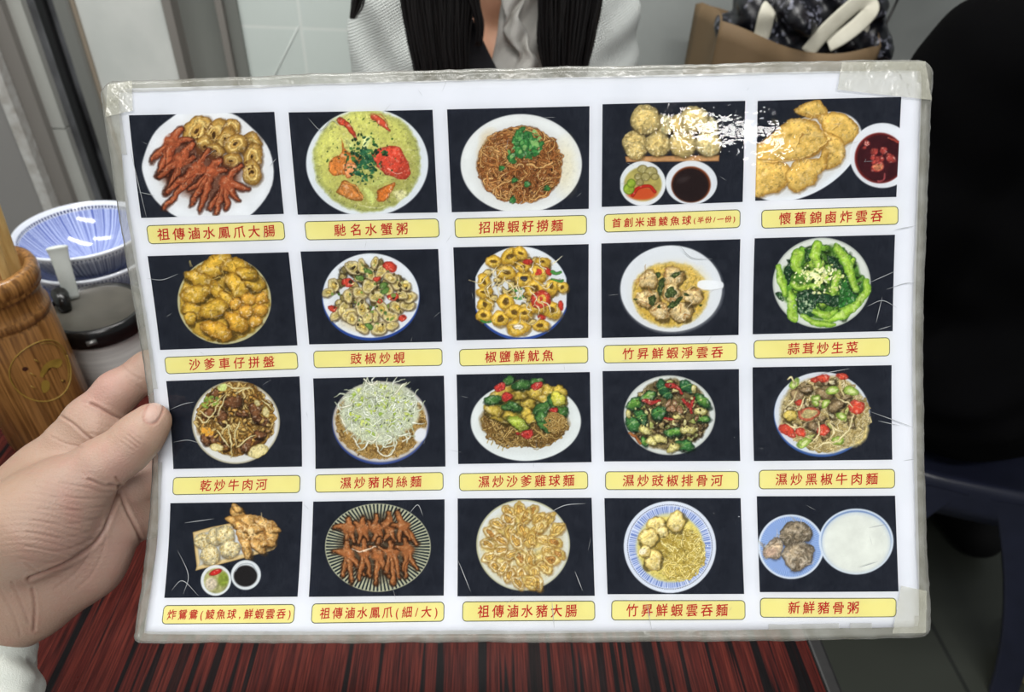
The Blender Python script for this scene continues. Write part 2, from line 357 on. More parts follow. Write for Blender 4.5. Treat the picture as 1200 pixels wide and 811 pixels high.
# laminate film: clear over the paper, milky and dirty where it runs past the edge
def film_mat(name, milky):
    mt = bpy.data.materials.new(name); mt.use_nodes = True; nt = mt.node_tree; N = nt.nodes
    for n in list(N): N.remove(n)
    out = N.new('ShaderNodeOutputMaterial'); tc = N.new('ShaderNodeTexCoord')
    def noise(sc, det=4, dist=0):
        n = N.new('ShaderNodeTexNoise'); n.inputs['Scale'].default_value = sc; n.inputs['Detail'].default_value = det; n.inputs['Distortion'].default_value = dist
        nt.links.new(tc.outputs['Object'], n.inputs['Vector']); return n
    gl = N.new('ShaderNodeBsdfGlossy'); gl.inputs['Roughness'].default_value = .03 if not milky else .2; gl.inputs['Color'].default_value = (1, 1, 1, 1)
    b1 = noise(55, 5, .4); b2 = noise(300, 1)
    mxh = N.new('ShaderNodeMath'); mxh.operation = 'MULTIPLY_ADD'; mxh.inputs[1].default_value = .34; nt.links.new(b2.outputs[0], mxh.inputs[0]); nt.links.new(b1.outputs[0], mxh.inputs[2])
    bp = N.new('ShaderNodeBump'); bp.inputs['Strength'].default_value = .16 if not milky else (.5 if milky > .3 else 1.0); bp.inputs['Distance'].default_value = .0012
    nt.links.new(mxh.outputs[0], bp.inputs['Height']); nt.links.new(bp.outputs[0], gl.inputs['Normal'])
    fr = N.new('ShaderNodeFresnel'); fr.inputs['IOR'].default_value = 1.36; nt.links.new(bp.outputs[0], fr.inputs['Normal'])
    tr = N.new('ShaderNodeBsdfTransparent'); tr.inputs[0].default_value = (1, 1, 1, 1)
    base = tr
    if milky:
        df = N.new('ShaderNodeBsdfDiffuse'); r = N.new('ShaderNodeValToRGB'); r.color_ramp.elements[0].position = .3; r.color_ramp.elements[1].position = .7
        r.color_ramp.elements[0].color = L4((150, 149, 136) if milky > .3 else (206, 205, 184)); r.color_ramp.elements[1].color = L4((190, 191, 184) if milky > .3 else (226, 226, 212)); nn = noise(90, 6, .6); nt.links.new(nn.outputs[0], r.inputs[0]); nt.links.new(r.outputs[0], df.inputs[0])
        m2 = N.new('ShaderNodeMixShader'); m2.inputs[0].default_value = milky; nt.links.new(tr.outputs[0], m2.inputs[1]); nt.links.new(df.outputs[0], m2.inputs[2]); base = m2
    ms = N.new('ShaderNodeMixShader'); nt.links.new(fr.outputs[0], ms.inputs[0]); nt.links.new(base.outputs[0], ms.inputs[1]); nt.links.new(gl.outputs[0], ms.inputs[2])
    nt.links.new(ms.outputs[0], out.inputs[0]); return mt
fclear = film_mat('clear_laminate', 0); frim = film_mat('milky_laminate_rim', .36)
u, v = coons(150, 108, EL, ER, EB, ET, (4, 6, 7, 9), .17); nu, nv = u.shape
rim = [i*nv for i in range(nu)]+[(nu-1)*nv+j for j in range(1, nv)]+[i*nv+nv-1 for i in range(nu-2, -1, -1)]+[j for j in range(nv-2, 0, -1)]
dz = np.minimum.reduce([u-ip(EL, v), ip(ER, v)-u, v-ip(EB, u), ip(ET, u)-v])     # distance to the card's edge
r_ = np.random.RandomState(5); wob = .10*ripple(u*.6+v*.35, 11, 1)+.08*ripple(v*.9-u*.2, 12, 1)
edgew = np.exp(-np.maximum(dz, 0)/5); cornw = np.exp(-np.hypot(217-u, 154-v)/22)+.8*np.exp(-np.hypot(217-u, -154-v)/24)+.6*np.exp(-np.hypot(-217-u, 154-v)/18)+.5*np.exp(-np.hypot(-217-u, -154-v)/26)
jit = r_.rand(*u.shape)-.5
offf = 1.0+.16*wob+edgew*.22*jit*2+cornw*(.35*jit+.3*ripple(u*1.7+v*2.1, 17, 1)); offf = np.maximum(offf, .45)
Vf = np.concatenate([sheet(u, v, offf).reshape(-1, 3), sheet(u, v, -1.0+0*u).reshape(-1, 3)])
Ff = closed(nu, nv); cu = np.concatenate([u.ravel(), u.ravel()]); cv = np.concatenate([v.ravel(), v.ravel()])
mu = cu[Ff].mean(1); mv = cv[Ff].mean(1)
inside = (mu > ip(PL, mv)+1.6) & (mu < ip(PR, mv)-1.6) & (mv > ip(PB, mu)+1.6) & (mv < ip(PT, mu)-1.6)
obj('laminate_film', Vf, Ff, fclear, menu, local=True, mats=[fclear, frim], fm=(~inside).astype(int))['label'] = 'clear glossy laminate with milky worn rim'
# yellowed tape patches wrapped over three corners
mtape = film_mat('old_clear_tape', .22)
def tape(pts, off, seed, name='tape_strip'):
    P = np.array(pts, float); n1, n2 = 26, 18; s, t = np.meshgrid(np.linspace(0, 1, n1), np.linspace(0, 1, n2), indexing='ij')
    uu = ((1-s)*(1-t))[..., None]*P[0]+(s*(1-t))[..., None]*P[1]+((1-s)*t)[..., None]*P[2]+(s*t)[..., None]*P[3]
    r = np.random.RandomState(seed); o = off+.35*(r.rand(n1, n2)-.3)+.25*ripple(uu[..., 0]*1.9+uu[..., 1]*1.3, seed, 1)
    o = np.maximum(o, off-.15)
    a = sheet(uu[..., 0], uu[..., 1], o).reshape(-1, 3); b = sheet(uu[..., 0], uu[..., 1], o-.08).reshape(-1, 3)
    k = n1*n2; F_ = np.concatenate([quads(n1, n2), quads(n1, n2, True)+k])
    return obj(name, np.concatenate([a, b]), F_, mtape, menu, local=True)
tape([(166, 139), (216.5, 133), (168, 152.5), (212, 152.5)], 1.9, 3)['label'] = 'wrinkled yellowish tape over the upper right corner'
tape([(-216, 134), (-202, 137), (-213, 150), (-201, 152)], 1.9, 4)['label'] = 'yellowish tape over the upper left corner'
tape([(196, -152), (214.5, -152.5), (202, -127), (215.5, -130)], 1.9, 6)['label'] = 'creased clear tape over the lower right corner'
# ------------------------------------------------------------------ things on the table, left of the card
# bamboo chopstick holder
hc = np.array([-.4506, .5594, TZ]); HR = .043; HH = .20
prof = [(0, 0), (HR-.003, 0), (HR, .003), (HR, .145), (HR-.0012, .147), (HR-.0012, .1485), (HR, .150), (HR+.0002, .156), (HR-.0012, .158), (HR-.002, .162), (HR-.0024, .167), (HR-.002, .172), (HR-.0015, .176), (HR+.001, .1785), (HR+.0005, .180), (HR+.002, .183), (HR+.003, .188), (HR+.0028, .194), (HR+.001, .1985), (HR-.002, HH), (HR-.006, .199), (HR-.008, .196), (HR-.0085, .02), (0, .02)]
def bamboo_mat():
    mt = bpy.data.materials.new('lacquered_bamboo'); mt.use_nodes = True; nt = mt.node_tree; N = nt.nodes; b = N['Principled BSDF']; tc = N.new('ShaderNodeTexCoord')
    def noise(sc, stretch, det):
        mp = N.new('ShaderNodeMapping'); mp.inputs['Scale'].default_value = stretch; nt.links.new(tc.outputs['Object'], mp.inputs[0])
        n = N.new('ShaderNodeTexNoise'); n.inputs['Scale'].default_value = sc; n.inputs['Detail'].default_value = det; nt.links.new(mp.outputs[0], n.inputs['Vector']); return n
    n1 = noise(22, (1, 1, .5), 3); n2 = noise(420, (1, 1, .03), 3)
    r1 = N.new('ShaderNodeValToRGB'); r1.color_ramp.elements[0].position = .3; r1.color_ramp.elements[1].position = .7; r1.color_ramp.elements[0].color = L4((126, 86, 44)); r1.color_ramp.elements[1].color = L4((166, 122, 70)); nt.links.new(n1.outputs[0], r1.inputs[0])
    r2 = N.new('ShaderNodeValToRGB'); r2.color_ramp.elements[0].position = .38; r2.color_ramp.elements[1].position = .60; r2.color_ramp.elements[0].color = (.48, .42, .34, 1); r2.color_ramp.elements[1].color = (1.12, 1.1, 1.05, 1); nt.links.new(n2.outputs[0], r2.inputs[0])
    mx = N.new('ShaderNodeMix'); mx.data_type = 'RGBA'; mx.blend_type = 'MULTIPLY'; mx.inputs[0].default_value = 1; nt.links.new(r1.outputs[0], mx.inputs[6]); nt.links.new(r2.outputs[0], mx.inputs[7]); nt.links.new(mx.outputs[2], b.inputs['Base Color'])
    bp = N.new('ShaderNodeBump'); bp.inputs['Strength'].default_value = .2; bp.inputs['Distance'].default_value = .0008; nt.links.new(n2.outputs[0], bp.inputs['Height']); nt.links.new(bp.outputs[0], b.inputs['Normal'])
    b.inputs['Roughness'].default_value = .32; b.inputs['Coat Weight'].default_value = .3; b.inputs['Coat Roughness'].default_value = .15; return mt
mbam = bamboo_mat(); hold = thing('chopstick_holder', 'round carved bamboo chopstick holder standing behind the hand', 'chopstick holder', hc)
MB().lathe(prof, hc, 96).obj('body', mbam, hold)
dots = MB()                                                       # band of punched dots under the groove
for row in range(4):
    for k in range(150):
        a = 2*math.pi*(k+.5*(row % 2))/150; z = .1505+row*.0017; c = hc+np.array([(HR+.0001)*math.cos(a), (HR+.0001)*math.sin(a), z]); e = np.array([-math.sin(a), math.cos(a), 0])*.0005; n_ = np.array([math.cos(a), math.sin(a), 0])*.0003; u_ = np.array([0, 0, .0005])
        dots.add([c-e, c-u_, c+e, c+u_, c+n_], [(0, 1, 4), (1, 2, 4), (2, 3, 4), (3, 0, 4)])
dots.obj('dotted_band', M('burnt_dots', (92, 56, 26), .6), hold, smooth=False)['kind'] = 'stuff'
# etched round mark: a circle with a curved leaf-like sign in it
va = math.atan2(CAM[1]-hc[1], CAM[0]-hc[0])+.30
def onh(du, dv, off=.0004):
    a = va+du/HR; return hc+np.array([(HR+off)*math.cos(a), (HR+off)*math.sin(a), .098+dv])
mk_ = MB(); circ = [onh(.0285*math.cos(t), .0335*math.sin(t)) for t in np.linspace(0, 2*math.pi, 61)]
mk_.tube(circ, .00055, 6); mk_.tube([onh(.025*math.cos(t), .031*math.sin(t)) for t in np.linspace(-.9, 1.3, 16)], .0003, 6)
def patch(pts, off=.0006):
    c = np.mean(pts, 0); mk_.add([onh(c[0], c[1], off)]+[onh(p[0], p[1], off) for p in pts], [(0, i+1, (i+1) % len(pts)+1) for i in range(len(pts))])
A = catmull([(-.006, -.001), (-.001, .006), (.005, .0085), (.012, .007), (.019, .002), (.0175, -.003), (.012, -.0035), (.007, .001), (.001, .0015), (-.004, -.004), (-.006, -.001)], 4)
patch(A[:-1]); B_ = catmull([(-.009, -.014), (-.006, -.008), (-.002, -.009), (-.001, -.014), (-.004, -.020), (-.009, -.021), (-.009, -.014)], 4); patch(B_[:-1])
for p in ((-.012, .006), (-.016, -.008), (-.004, .018), (.010, -.018)): mk_.tube([onh(p[0], p[1]), onh(p[0]+.003, p[1]-.006)], .0004, 5)
mk_.obj('etched_mark', M('etched_gold_brown', (150, 122, 50), .45), hold)
for du, dv, r in ((-.014, .012, .0024), (.012, -.021, .0015)):
    kn = MB(); P = [onh(du+r*math.cos(t), dv+r*math.sin(t), .0005) for t in np.linspace(0, 2*math.pi, 14, endpoint=False)]; kn.add([onh(du, dv, .0009)]+P, [(0, i+1, (i+1) % 14+1) for i in range(14)])
    kn.obj('dark_knot', M('dark_knot', (60, 28, 16), .5), hold)
mchop = M('cream_chopstick', (214, 184, 124), .45, noise=(300, 3), col2=(190, 156, 96), stretch=(1, 1, .05))
def stick(px, i):
    (x0, y0), (x1, y1, z1) = px; A_ = plz(x0, y0, .95); D_ = (plz(x1, y1, z1)-A_); D_ = D_/D_[2]
    h_ = A_[:2]-hc[:2]; a = np.array([hc[0]+h_[0]*.55-.006, hc[1]+h_[1]*.55+.012, .773]); D_ = (A_-a)/(A_[2]-a[2]); b_ = a+D_*(1.035-.773)
    o = MB().tube([a, a+(b_-a)*.35, a+(b_-a)*.7, b_-(b_-a)*.01, b_], [.0026, .0034, .0044, .0048, .004], 12).obj('chopstick', mchop)
    tag(o, ['pale wooden chopstick nearest the right rim of the bamboo holder', 'pale wooden chopstick at the left photo edge, in front in the holder', 'pale wooden chopstick behind the other two in the holder'][i], 'chopstick', 'chopsticks in the bamboo holder')
for i, px in enumerate([((15, 302), (1, 240, .9965)), ((3, 312), (-10, 252, 1.003)), ((2, 290), (-12, 232, 1.0))]): stick(px, i)
# stainless jar with a black lid
jc = np.array([-.421, .655, TZ]); JR = .049
jar = thing('condiment_jar', 'stainless steel condiment jar with black lid beside the bamboo holder', 'jar', jc)
msteel = M('brushed_steel', (214, 214, 210), .42, metal=.2, noise=(260, 3), col2=(190, 190, 187), stretch=(.05, .05, 1))
MB().lathe([(0, 0), (JR-.004, 0), (JR-.001, .003), (JR-.001, .048), (JR-.004, 0.0605), (JR-.003, 0.0640), (JR-.003, 0.0730), (JR-.006, 0.0730), (JR-.006, .006), (0, .006)], jc, 96).obj('body', msteel, jar)
mlid = M('black_plastic_lid', (14, 14, 15), .25, noise=(60, 4), col2=(20, 20, 20)); mlidt = M('lid_top_plate', (74, 72, 66), .34, noise=(40, 5), col2=(86, 83, 76))
MB().lathe([(JR-.004, 0.0730), (JR+.001, 0.0700), (JR+.003, 0.0720), (JR+.0035, 0.0850), (JR+.002, 0.0920), (JR-.001, 0.0935), (JR-.003, 0.0925), (JR-.004, 0.0905), (0, 0.0905), (0, 0.0790), (JR-.004, 0.0790)], jc, 96).obj('lid', mlid, jar)
MB().lathe([(0, 0.0907), (JR-.0055, 0.0907), (JR-.005, 0.0913), (JR-.0045, 0.0907)], jc, 64).obj('lid_inset', mlidt, jar)
vd = np.array([.57, -.82, 0]); rd = np.array([.82, .57, 0])
hg = MB(); p0 = jc-rd*.027-vd*.026+np.array([0, 0, .0915]); hg.tube([p0-vd*.012, p0-vd*.010+[0, 0, .009], p0+[0, 0, .012], p0+vd*.012+[0, 0, .010], p0+vd*.016], [.007, .008, .0085, .008, .006], 14); hg.obj('hinge_hood', mlid, jar)
hn = MB(); c0 = jc+vd*(JR+.003)-rd*.016+np.array([0, 0, .082]); hn.tube([c0-rd*.006, c0+rd*.004], .0028, 12); hn.obj('hinge_pin', M('dull_metal_pin', (120, 120, 118), .4, metal=.8), jar)
# white spoon whose handle leans out of the jar's slot
s0 = jc-rd*.017-vd*.030+np.array([0, 0, .0905]); sp = thing('serving_spoon', 'white plastic spoon handle sticking up out of the black jar lid', 'spoon', s0)
tip = plz(66, 288, .905)
pts = [s0+np.array([0, 0, .002]), s0*.5+tip*.5+vd*.001, s0*.12+tip*.88, tip]
q = catmull(pts, 8); wid = np.interp(np.linspace(0, 1, len(q)), [0, .5, .85, .95, 1], [.0075, .0085, .0108, .0095, .003])
MB().tube(q, wid, 16, flat=.28, up=vd).obj('handle', M('white_melamine', (216, 222, 218), .22, noise=(50, 3), col2=(204, 211, 206)), sp)
# stack of three blue and white bowls
def bowl_mat(name, deep):
    mt = bpy.data.materials.new(name); mt.use_nodes = True; nt = mt.node_tree; N = nt.nodes; b = N['Principled BSDF']; tc = N.new('ShaderNodeTexCoord'); sp_ = N.new('ShaderNodeSeparateXYZ'); nt.links.new(tc.outputs['Object'], sp_.inputs[0])
    def mth(op, a, bb=None, c=None):
        n = N.new('ShaderNodeMath'); n.operation = op
        for i, v_ in enumerate((a, bb, c)):
            if v_ is None: continue
            if isinstance(v_, (int, float)): n.inputs[i].default_value = v_
            else: nt.links.new(v_, n.inputs[i])
        return n.outputs[0]
    ang = mth('ARCTAN2', sp_.outputs[1], sp_.outputs[0])
    n1 = N.new('ShaderNodeTexNoise'); n1.noise_dimensions = '1D'; n1.inputs['Scale'].default_value = 36; n1.inputs['Detail'].default_value = 2; nt.links.new(ang, n1.inputs['W'])
    st_ = mth('SINE', mth('ADD', mth('MULTIPLY', ang, 92), mth('MULTIPLY', n1.outputs[0], 5)))
    mixv = mth('ADD', mth('MULTIPLY', st_, .075), n1.outputs[0])
    r = N.new('ShaderNodeValToRGB'); r.color_ramp.elements[0].position = .46; r.color_ramp.elements[1].position = .56; r.color_ramp.elements[0].color = L4((88, 104, 172) if deep else (110, 116, 140)); r.color_ramp.elements[1].color = L4((186, 198, 232) if deep else (190, 196, 210)); nt.links.new(mixv, r.inputs[0])
    # dashed line near the rim, white lip
    z = sp_.outputs[2]
    dash = mth('GREATER_THAN', mth('SINE', mth('MULTIPLY', ang, 110)), -.55)
    dl = mth('MULTIPLY', dash, mth('MULTIPLY', mth('GREATER_THAN', z, .0462), mth('LESS_THAN', z, .0498)))
    lip = mth('GREATER_THAN', z, .0458)
    m1 = N.new('ShaderNodeMix'); m1.data_type = 'RGBA'; nt.links.new(lip, m1.inputs[0]); nt.links.new(r.outputs[0], m1.inputs[6]); m1.inputs[7].default_value = L4((226, 231, 240))
    m2 = N.new('ShaderNodeMix'); m2.data_type = 'RGBA'; nt.links.new(dl, m2.inputs[0]); nt.links.new(m1.outputs[2], m2.inputs[6]); m2.inputs[7].default_value = L4((58, 66, 104))
    nt.links.new(m2.outputs[2], b.inputs['Base Color']); b.inputs['Roughness'].default_value = .12; b.inputs['Coat Weight'].default_value = .4; return mt
bin_, bout = bowl_mat('blue_striped_glaze', True), bowl_mat('grey_blue_striped_glaze', False)
bc = np.array([-.482, .782, TZ]); ZS = .80
ins = [(0, .004), (.030, .005), (.052, .014), (.072, .032), (.086, .052), (.0925, .066), (.0945, .0685)]
outs = [(.0965, .0680), (.0972, .0655), (.0955, .063), (.0905, .0535), (.078, .030), (.058, .010), (.036, .003), (.034, -.004), (.030, -.004), (.029, .001), (0, .001)]
ins = [(r*.785, z*ZS) for r, z in ins]; outs = [(r*.785, z*ZS) for r, z in outs]
posn = ['topmost', 'middle', 'lowest']
for k, dz_ in enumerate((.0275+.012, .0155, .004)):
    z0 = dz_ if k < 2 else .004
    b0 = thing('rice_bowl', 'blue striped porcelain bowl, %s of the stack behind the jar' % posn[k], 'bowl', bc+np.array([0, 0, z0 if k == 2 else (.004+.031*(2-k))]), 'stacked blue and white bowls')
    o = MB().lathe(ins+outs[:0], (0, 0, 0), 96); n_in = len(o.F); o2 = MB().lathe([ins[-1]]+outs, (0, 0, 0), 96)
    obj('inside', o.V, o.F, bin_, b0, local=True); obj('outside', o2.V, o2.F, bout, b0, local=True)
# ------------------------------------------------------------------ paper bag with clothes on a stool, back right
YG = 1.16
mkraft = M('brown_kraft_paper', (122, 100, 72), .75, noise=(6, 6), col2=(108, 88, 62), bump=(35, .35)); mkin = M('kraft_inside', (122, 98, 70), .8)
def bag():
    zt = 1.012; z0 = .452; L = ply(842, 40, YG)[0]; Rr = ply(1040, 40, YG)[0]; d = .16
    nx, nz = 36, 24; V = []; Fs = []; per = []
    xs = np.linspace(L, Rr, nx)
    loop = [(x, YG, 0) for x in xs]+[(Rr, y, 1) for y in np.linspace(YG, YG+d, 10)[1:-1]]+[(x, YG+d, 2) for x in xs[::-1]]+[(L, y, 3) for y in np.linspace(YG+d, YG, 10)[1:-1]]
    n = len(loop); cx = (L+Rr)/2
    for layer in (0, 1):
        for j in range(nz):
            t = j/(nz-1)
            for (x, y, s) in loop:
                sag = .020*math.cos((x-L)/(Rr-L)*math.pi*1.0)+.010*math.sin((x-L)/(Rr-L)*9)
                top = zt+ (.012*math.cos((x-L)/(Rr-L)*6.0) if s in (0, 2) else .010)+(.028*(1-(x-L)/(Rr-L)) if s in (0, 3) else .02)
                z = z0+(top-z0)*t; yy = y; xx = x
                if s == 0: yy += .010*math.sin((x-L)*38+t*3)*t - .012*t*math.sin((x-L)/(Rr-L)*math.pi)
                if s in (1, 3): xx += (-1 if s == 1 else 1)*.018*math.sin((y-YG)/d*math.pi)*t
                if layer: xx = cx+(xx-cx)*.992; yy = YG+d/2+(yy-YG-d/2)*.98
                V.append((xx, yy, z))
    m_ = n*nz
    for j in range(nz-1):
        for i in range(n):
            a, b_ = j*n+i, j*n+(i+1) % n; Fs.append((a, b_, b_+n, a+n)); Fs.append((m_+a, m_+a+n, m_+b_+n, m_+b_))
    j = nz-1
    for i in range(n): a, b_ = j*n+i, j*n+(i+1) % n; Fs.append((a, b_, m_+b_, m_+a))
    Fs.append(tuple(range(n-1, -1, -1))); return V, Fs, L, Rr, d, zt
V, Fs, BL, BRx, bd, bzt = bag(); bagc = np.array([(BL+BRx)/2, YG+bd/2, .452])
bagt = thing('paper_bag', 'brown paper carrier bag stuffed with clothes, against the grey wall', 'bag', bagc)
obj('bag_body', V, Fs, mkraft, bagt, smooth=True)
# black sequinned garment bulging out of the bag
gm = bpy.data.materials.new('black_sequin_fabric'); gm.use_nodes = True; nt = gm.node_tree; N = nt.nodes; b = N['Principled BSDF']; tc = N.new('ShaderNodeTexCoord')
vo = N.new('ShaderNodeTexVoronoi'); vo.inputs['Scale'].default_value = 190; nt.links.new(tc.outputs['Object'], vo.inputs['Vector']); n1 = N.new('ShaderNodeTexNoise'); n1.inputs['Scale'].default_value = 28; n1.inputs['Detail'].default_value = 4; nt.links.new(tc.outputs['Object'], n1.inputs['Vector'])
a_ = N.new('ShaderNodeMath'); a_.operation = 'MULTIPLY'; sc_ = N.new('ShaderNodeSeparateColor'); nt.links.new(vo.outputs['Color'], sc_.inputs[0]); nt.links.new(sc_.outputs[0], a_.inputs[0]); nt.links.new(n1.outputs[0], a_.inputs[1])
r = N.new('ShaderNodeValToRGB'); r.color_ramp.elements[0].position = .40; r.color_ramp.elements[1].position = .54; r.color_ramp.elements[0].color = L4((17, 18, 24)); r.color_ramp.elements[1].color = L4((120, 122, 136)); nt.links.new(a_.outputs[0], r.inputs[0]); nt.links.new(r.outputs[0], b.inputs['Base Color']); b.inputs['Roughness'].default_value = .35
gx = lambda px, py, y=YG+.06: ply(px, py, y)
pr = [(gx(872, 30), gx(912, 10), .036, .050), (gx(905, 10), gx(960, 8), .05, .05), (gx(960, 8), gx(1005, 14), .05, .045), (gx(1000, 14), gx(1015, 20, YG+.07), .032, .026), (gx(888, 6, YG+.09), gx(960, -20, YG+.1), .035, .05), (gx(935, 25, YG+.012), gx(932, 42, YG+.012), .026, .016), (gx(905, 60), gx(1000, 60), .055, .055), (gx(862, 44), gx(880, 60), .03, .04)]
def rough_(X, f): return f+.005*np.sin(X[..., 0]*95+X[..., 2]*60)+.005*np.sin(X[..., 2]*120-X[..., 1]*90+X[..., 0]*40)+.0025*np.sin(X[..., 0]*260)*np.sin(X[..., 2]*240)
g_ = sdf_obj('sequin_garment', pr, .004, .02, gm, None, cut=rough_); tag(g_, 'black garment with silvery sequins bulging out of the paper bag', 'clothing')
mstrap = M('cream_webbing_strap', (214, 212, 196), .6, noise=(30, 4), col2=(202, 199, 182), bump=(500, .3))
def strap(pts, wd, name, label, y):
    P = [ply(p[0], p[1], y+(p[2] if len(p) > 2 else 0)) for p in pts]; q = catmull(P, 8)
    o = MB().tube(q, wd, 12, flat=.16, up=(.05, -1, .25)).obj(name, mstrap); tag(o, label, 'strap', 'cream straps in the paper bag'); return o
strap([(884, 62), (893, 40), (899, 16, -.004), (904, 10, .012), (908, 30, .03)], .0135, 'bag_strap', 'short cream strap end sticking out of the paper bag', YG+.006)
strap([(946, 62), (968, 36), (994, 12), (1008, 2), (1018, 5), (1019, 14, -.006), (1004, 30, -.006), (985, 44, -.004), (970, 52)], .0125, 'bag_strap', 'long folded cream strap looping out of the paper bag', YG-.002)
strap([(1016, 12), (1012, 36), (1008, 60)], .010, 'bag_strap', 'cream strap hanging down behind the folded loop', YG+.02)
cd = MB().tube(catmull([ply(1058, -14, YG+.05), ply(1048, 8, YG+.05), ply(1038, 28, YG+.04), ply(1026, 46, YG+.03)], 6), .0022, 8).obj('thin_cord', M('black_cord', (26, 26, 26), .5)); tag(cd, 'thin black cord rising from the right end of the paper bag', 'cord')
# ------------------------------------------------------------------ dark blue plastic stools
mstool = M('navy_plastic', (34, 37, 54), .30, noise=(20, 3), col2=(29, 32, 47))
def make_stool(name, label, cx, cy, rz, h=.45, half=.15):
    t = thing(name, label, 'stool', (cx, cy, 0), 'navy plastic stools'); t.rotation_euler = (0, 0, rz)
    n = 64; V = []; Fs = []
    def sq(r, e=4.5):
        return [(r*math.copysign(abs(math.cos(a))**(2/e), math.cos(a)), r*math.copysign(abs(math.sin(a))**(2/e), math.sin(a))) for a in np.linspace(0, 2*math.pi, n, endpoint=False)]
    prof = [(.02, h-.003), (half-.03, h-.004), (half-.012, h-.001), (half-.004, h), (half+.002, h-.004), (half+.005, h-.012), (half+.008, h-.05), (half+.010, h-.075), (half+.006, h-.075), (half+.001, h-.02), (half-.02, h-.012), (.02, h-.010)]
    V = [(x, y, z) for r, z in prof for x, y in sq(r)]
    Fs = [(i*n+k, i*n+(k+1) % n, (i+1)*n+(k+1) % n, (i+1)*n+k) for i in range(len(prof)-1) for k in range(n)]
    obj('seat', V, Fs, mstool, t, local=True)
    for sx in (-1, 1):
        for sy in (-1, 1):
            b = MB(); P = []
            for q in np.linspace(0, 1, 9):
                z = (h-.02)*(1-q); r = half+.004+.072*q; wd = .085*(1-q)**2+.048; th = .012
                x0, y0 = sx*r, sy*r
                P += [(x0, y0, z), (x0-sx*wd, y0, z), (x0-sx*wd, y0-sy*th, z), (x0-sx*th, y0-sy*th, z), (x0-sx*th, y0-sy*wd, z), (x0, y0-sy*wd, z)]
            Fl = [(i*6+k, i*6+(k+1) % 6, (i+1)*6+(k+1) % 6, (i+1)*6+k) for i in range(8) for k in range(6)]+[(0, 1, 2, 3), (0, 3, 4, 5), (48, 49, 50, 51), (48, 51, 52, 53)]
            bevel(obj('leg', P, Fl, mstool, t, local=True, smooth=False), .004, 2)
    return t
make_stool('plastic_stool', 'navy blue plastic stool under the person in black', .885, .89, math.radians(-17))
make_stool('plastic_stool', 'navy blue plastic stool under the brown paper bag', bagc[0]-.05, bagc[1], 0)
make_stool('plastic_stool', 'navy blue plastic stool under the person in the white jacket', .03, 1.10, .05)
yb = plz(1204, 780, .0); yt = thing('yellow_tub', 'small pale yellow tub on the floor at the right edge of the photo', 'tub', yb)
MB().lathe([(0, .002), (.045, 0), (.05, .004), (.056, .07), (.058, .072), (.0535, .073), (.048, .01), (0, .008)], yb, 40).obj('body', M('pale_yellow_plastic', (204, 190, 132), .5), yt)
# ------------------------------------------------------------------ the photographer's left hand holding the card
def hp(x, y, d): return at(x, y, d)
def hr(r, d): return r*d/F
def HC(a, b):                                                     # (x, y, depth, radius) pairs measured on the photograph, turned into metres
    return (hp(*a[:3]), hp(*b[:3]), hr(a[3], a[2]), hr(b[3], b[2]))
HAND = [HC(a, b) for a, b in [
    ((-150, 900, .372, 84), (-34, 716, .386, 62)), ((-34, 716, .386, 62), (30, 640, .396, 60)),
    ((-34, 640, .400, 56), (62, 562, .407, 44)),
    ((-5, 655, .380, 52), (45, 612, .374, 56)), ((45, 612, .374, 56), (78, 578, .378, 44)),
    ((-25, 712, .389, 58), (36, 694, .394, 47)), ((36, 694, .394, 47), (96, 655, .400, 44)), ((96, 655, .400, 44), (131, 614, .403, 35)),
    ((60, 600, .408, 50), (112, 600, .408, 40)), ((70, 560, .408, 44), (112, 550, .410, 34))]]
THUMB = [HC(a, b) for a, b in [
    ((62, 592, .376, 45), (118, 546, .381, 30)), ((118, 546, .381, 30), (146, 528, .384, 26.5)), ((146, 528, .384, 26.5), (164, 510, .3855, 25)), ((164, 510, .3855, 25), (178, 494, .3885, 21.5))]]
INDEX = [HC(a, b) for a, b in [
    ((62, 562, .407, 42), (88, 526, .407, 35)), ((88, 526, .407, 35), (108, 495, .4065, 30)), ((108, 495, .4065, 30), (137, 459, .409, 23)), ((137, 459, .409, 23), (176, 434, .4185, 22)), ((176, 434, .4185, 22), (222, 424, .4235, 22)), ((222, 428, .4235, 24), (262, 436, .4235, 20)), ((262, 436, .4235, 20), (290, 446, .4225, 17))]]
MIDDLE = [HC(a, b) for a, b in [
    ((82, 545, .408, 34), (116, 503, .4025, 21)), ((116, 503, .4025, 21), (136, 503, .4065, 11.5)), ((136, 503, .4065, 11.5), (150, 505, .428, 13)), ((150, 505, .428, 13), (170, 500, .4275, 18)), ((170, 500, .4275, 18), (240, 486, .4265, 20)), ((240, 486, .4245, 22), (300, 496, .4235, 18))]]
RING = [HC(a, b) for a, b in [
    ((100, 590, .41, 36), (152, 570, .414, 26)), ((152, 570, .414, 26), (185, 556, .4225, 23)), ((185, 556, .4225, 23), (242, 548, .4245, 21)), ((242, 548, .4245, 21), (292, 552, .4235, 17.5))]]
PINKY = [HC(a, b) for a, b in [
    ((112, 606, .408, 34), (158, 606, .4145, 26)), ((158, 606, .4145, 26), (182, 606, .4215, 21)), ((182, 606, .4215, 21), (228, 604, .4235, 18)), ((228, 604, .4235, 18), (262, 606, .4225, 15))]]
def hand_field(X):
    f = blend(X, HAND, .014)
    th = blend(X, THUMB, .006); ix = blend(X, INDEX, .005); mi = blend(X, MIDDLE, .005); ri = blend(X, RING, .005); pi = blend(X, PINKY, .005)
    f = smin(f, ix, .004); f = smin(f, np.minimum(np.minimum(mi, ri), pi), .004); f = smin(f, th, .0055); return f
allp = np.array([q for p in HAND+THUMB+INDEX+MIDDLE+RING+PINKY for q in p[:2]])
lo = allp.min(0)-.03; hi = allp.max(0)+.03
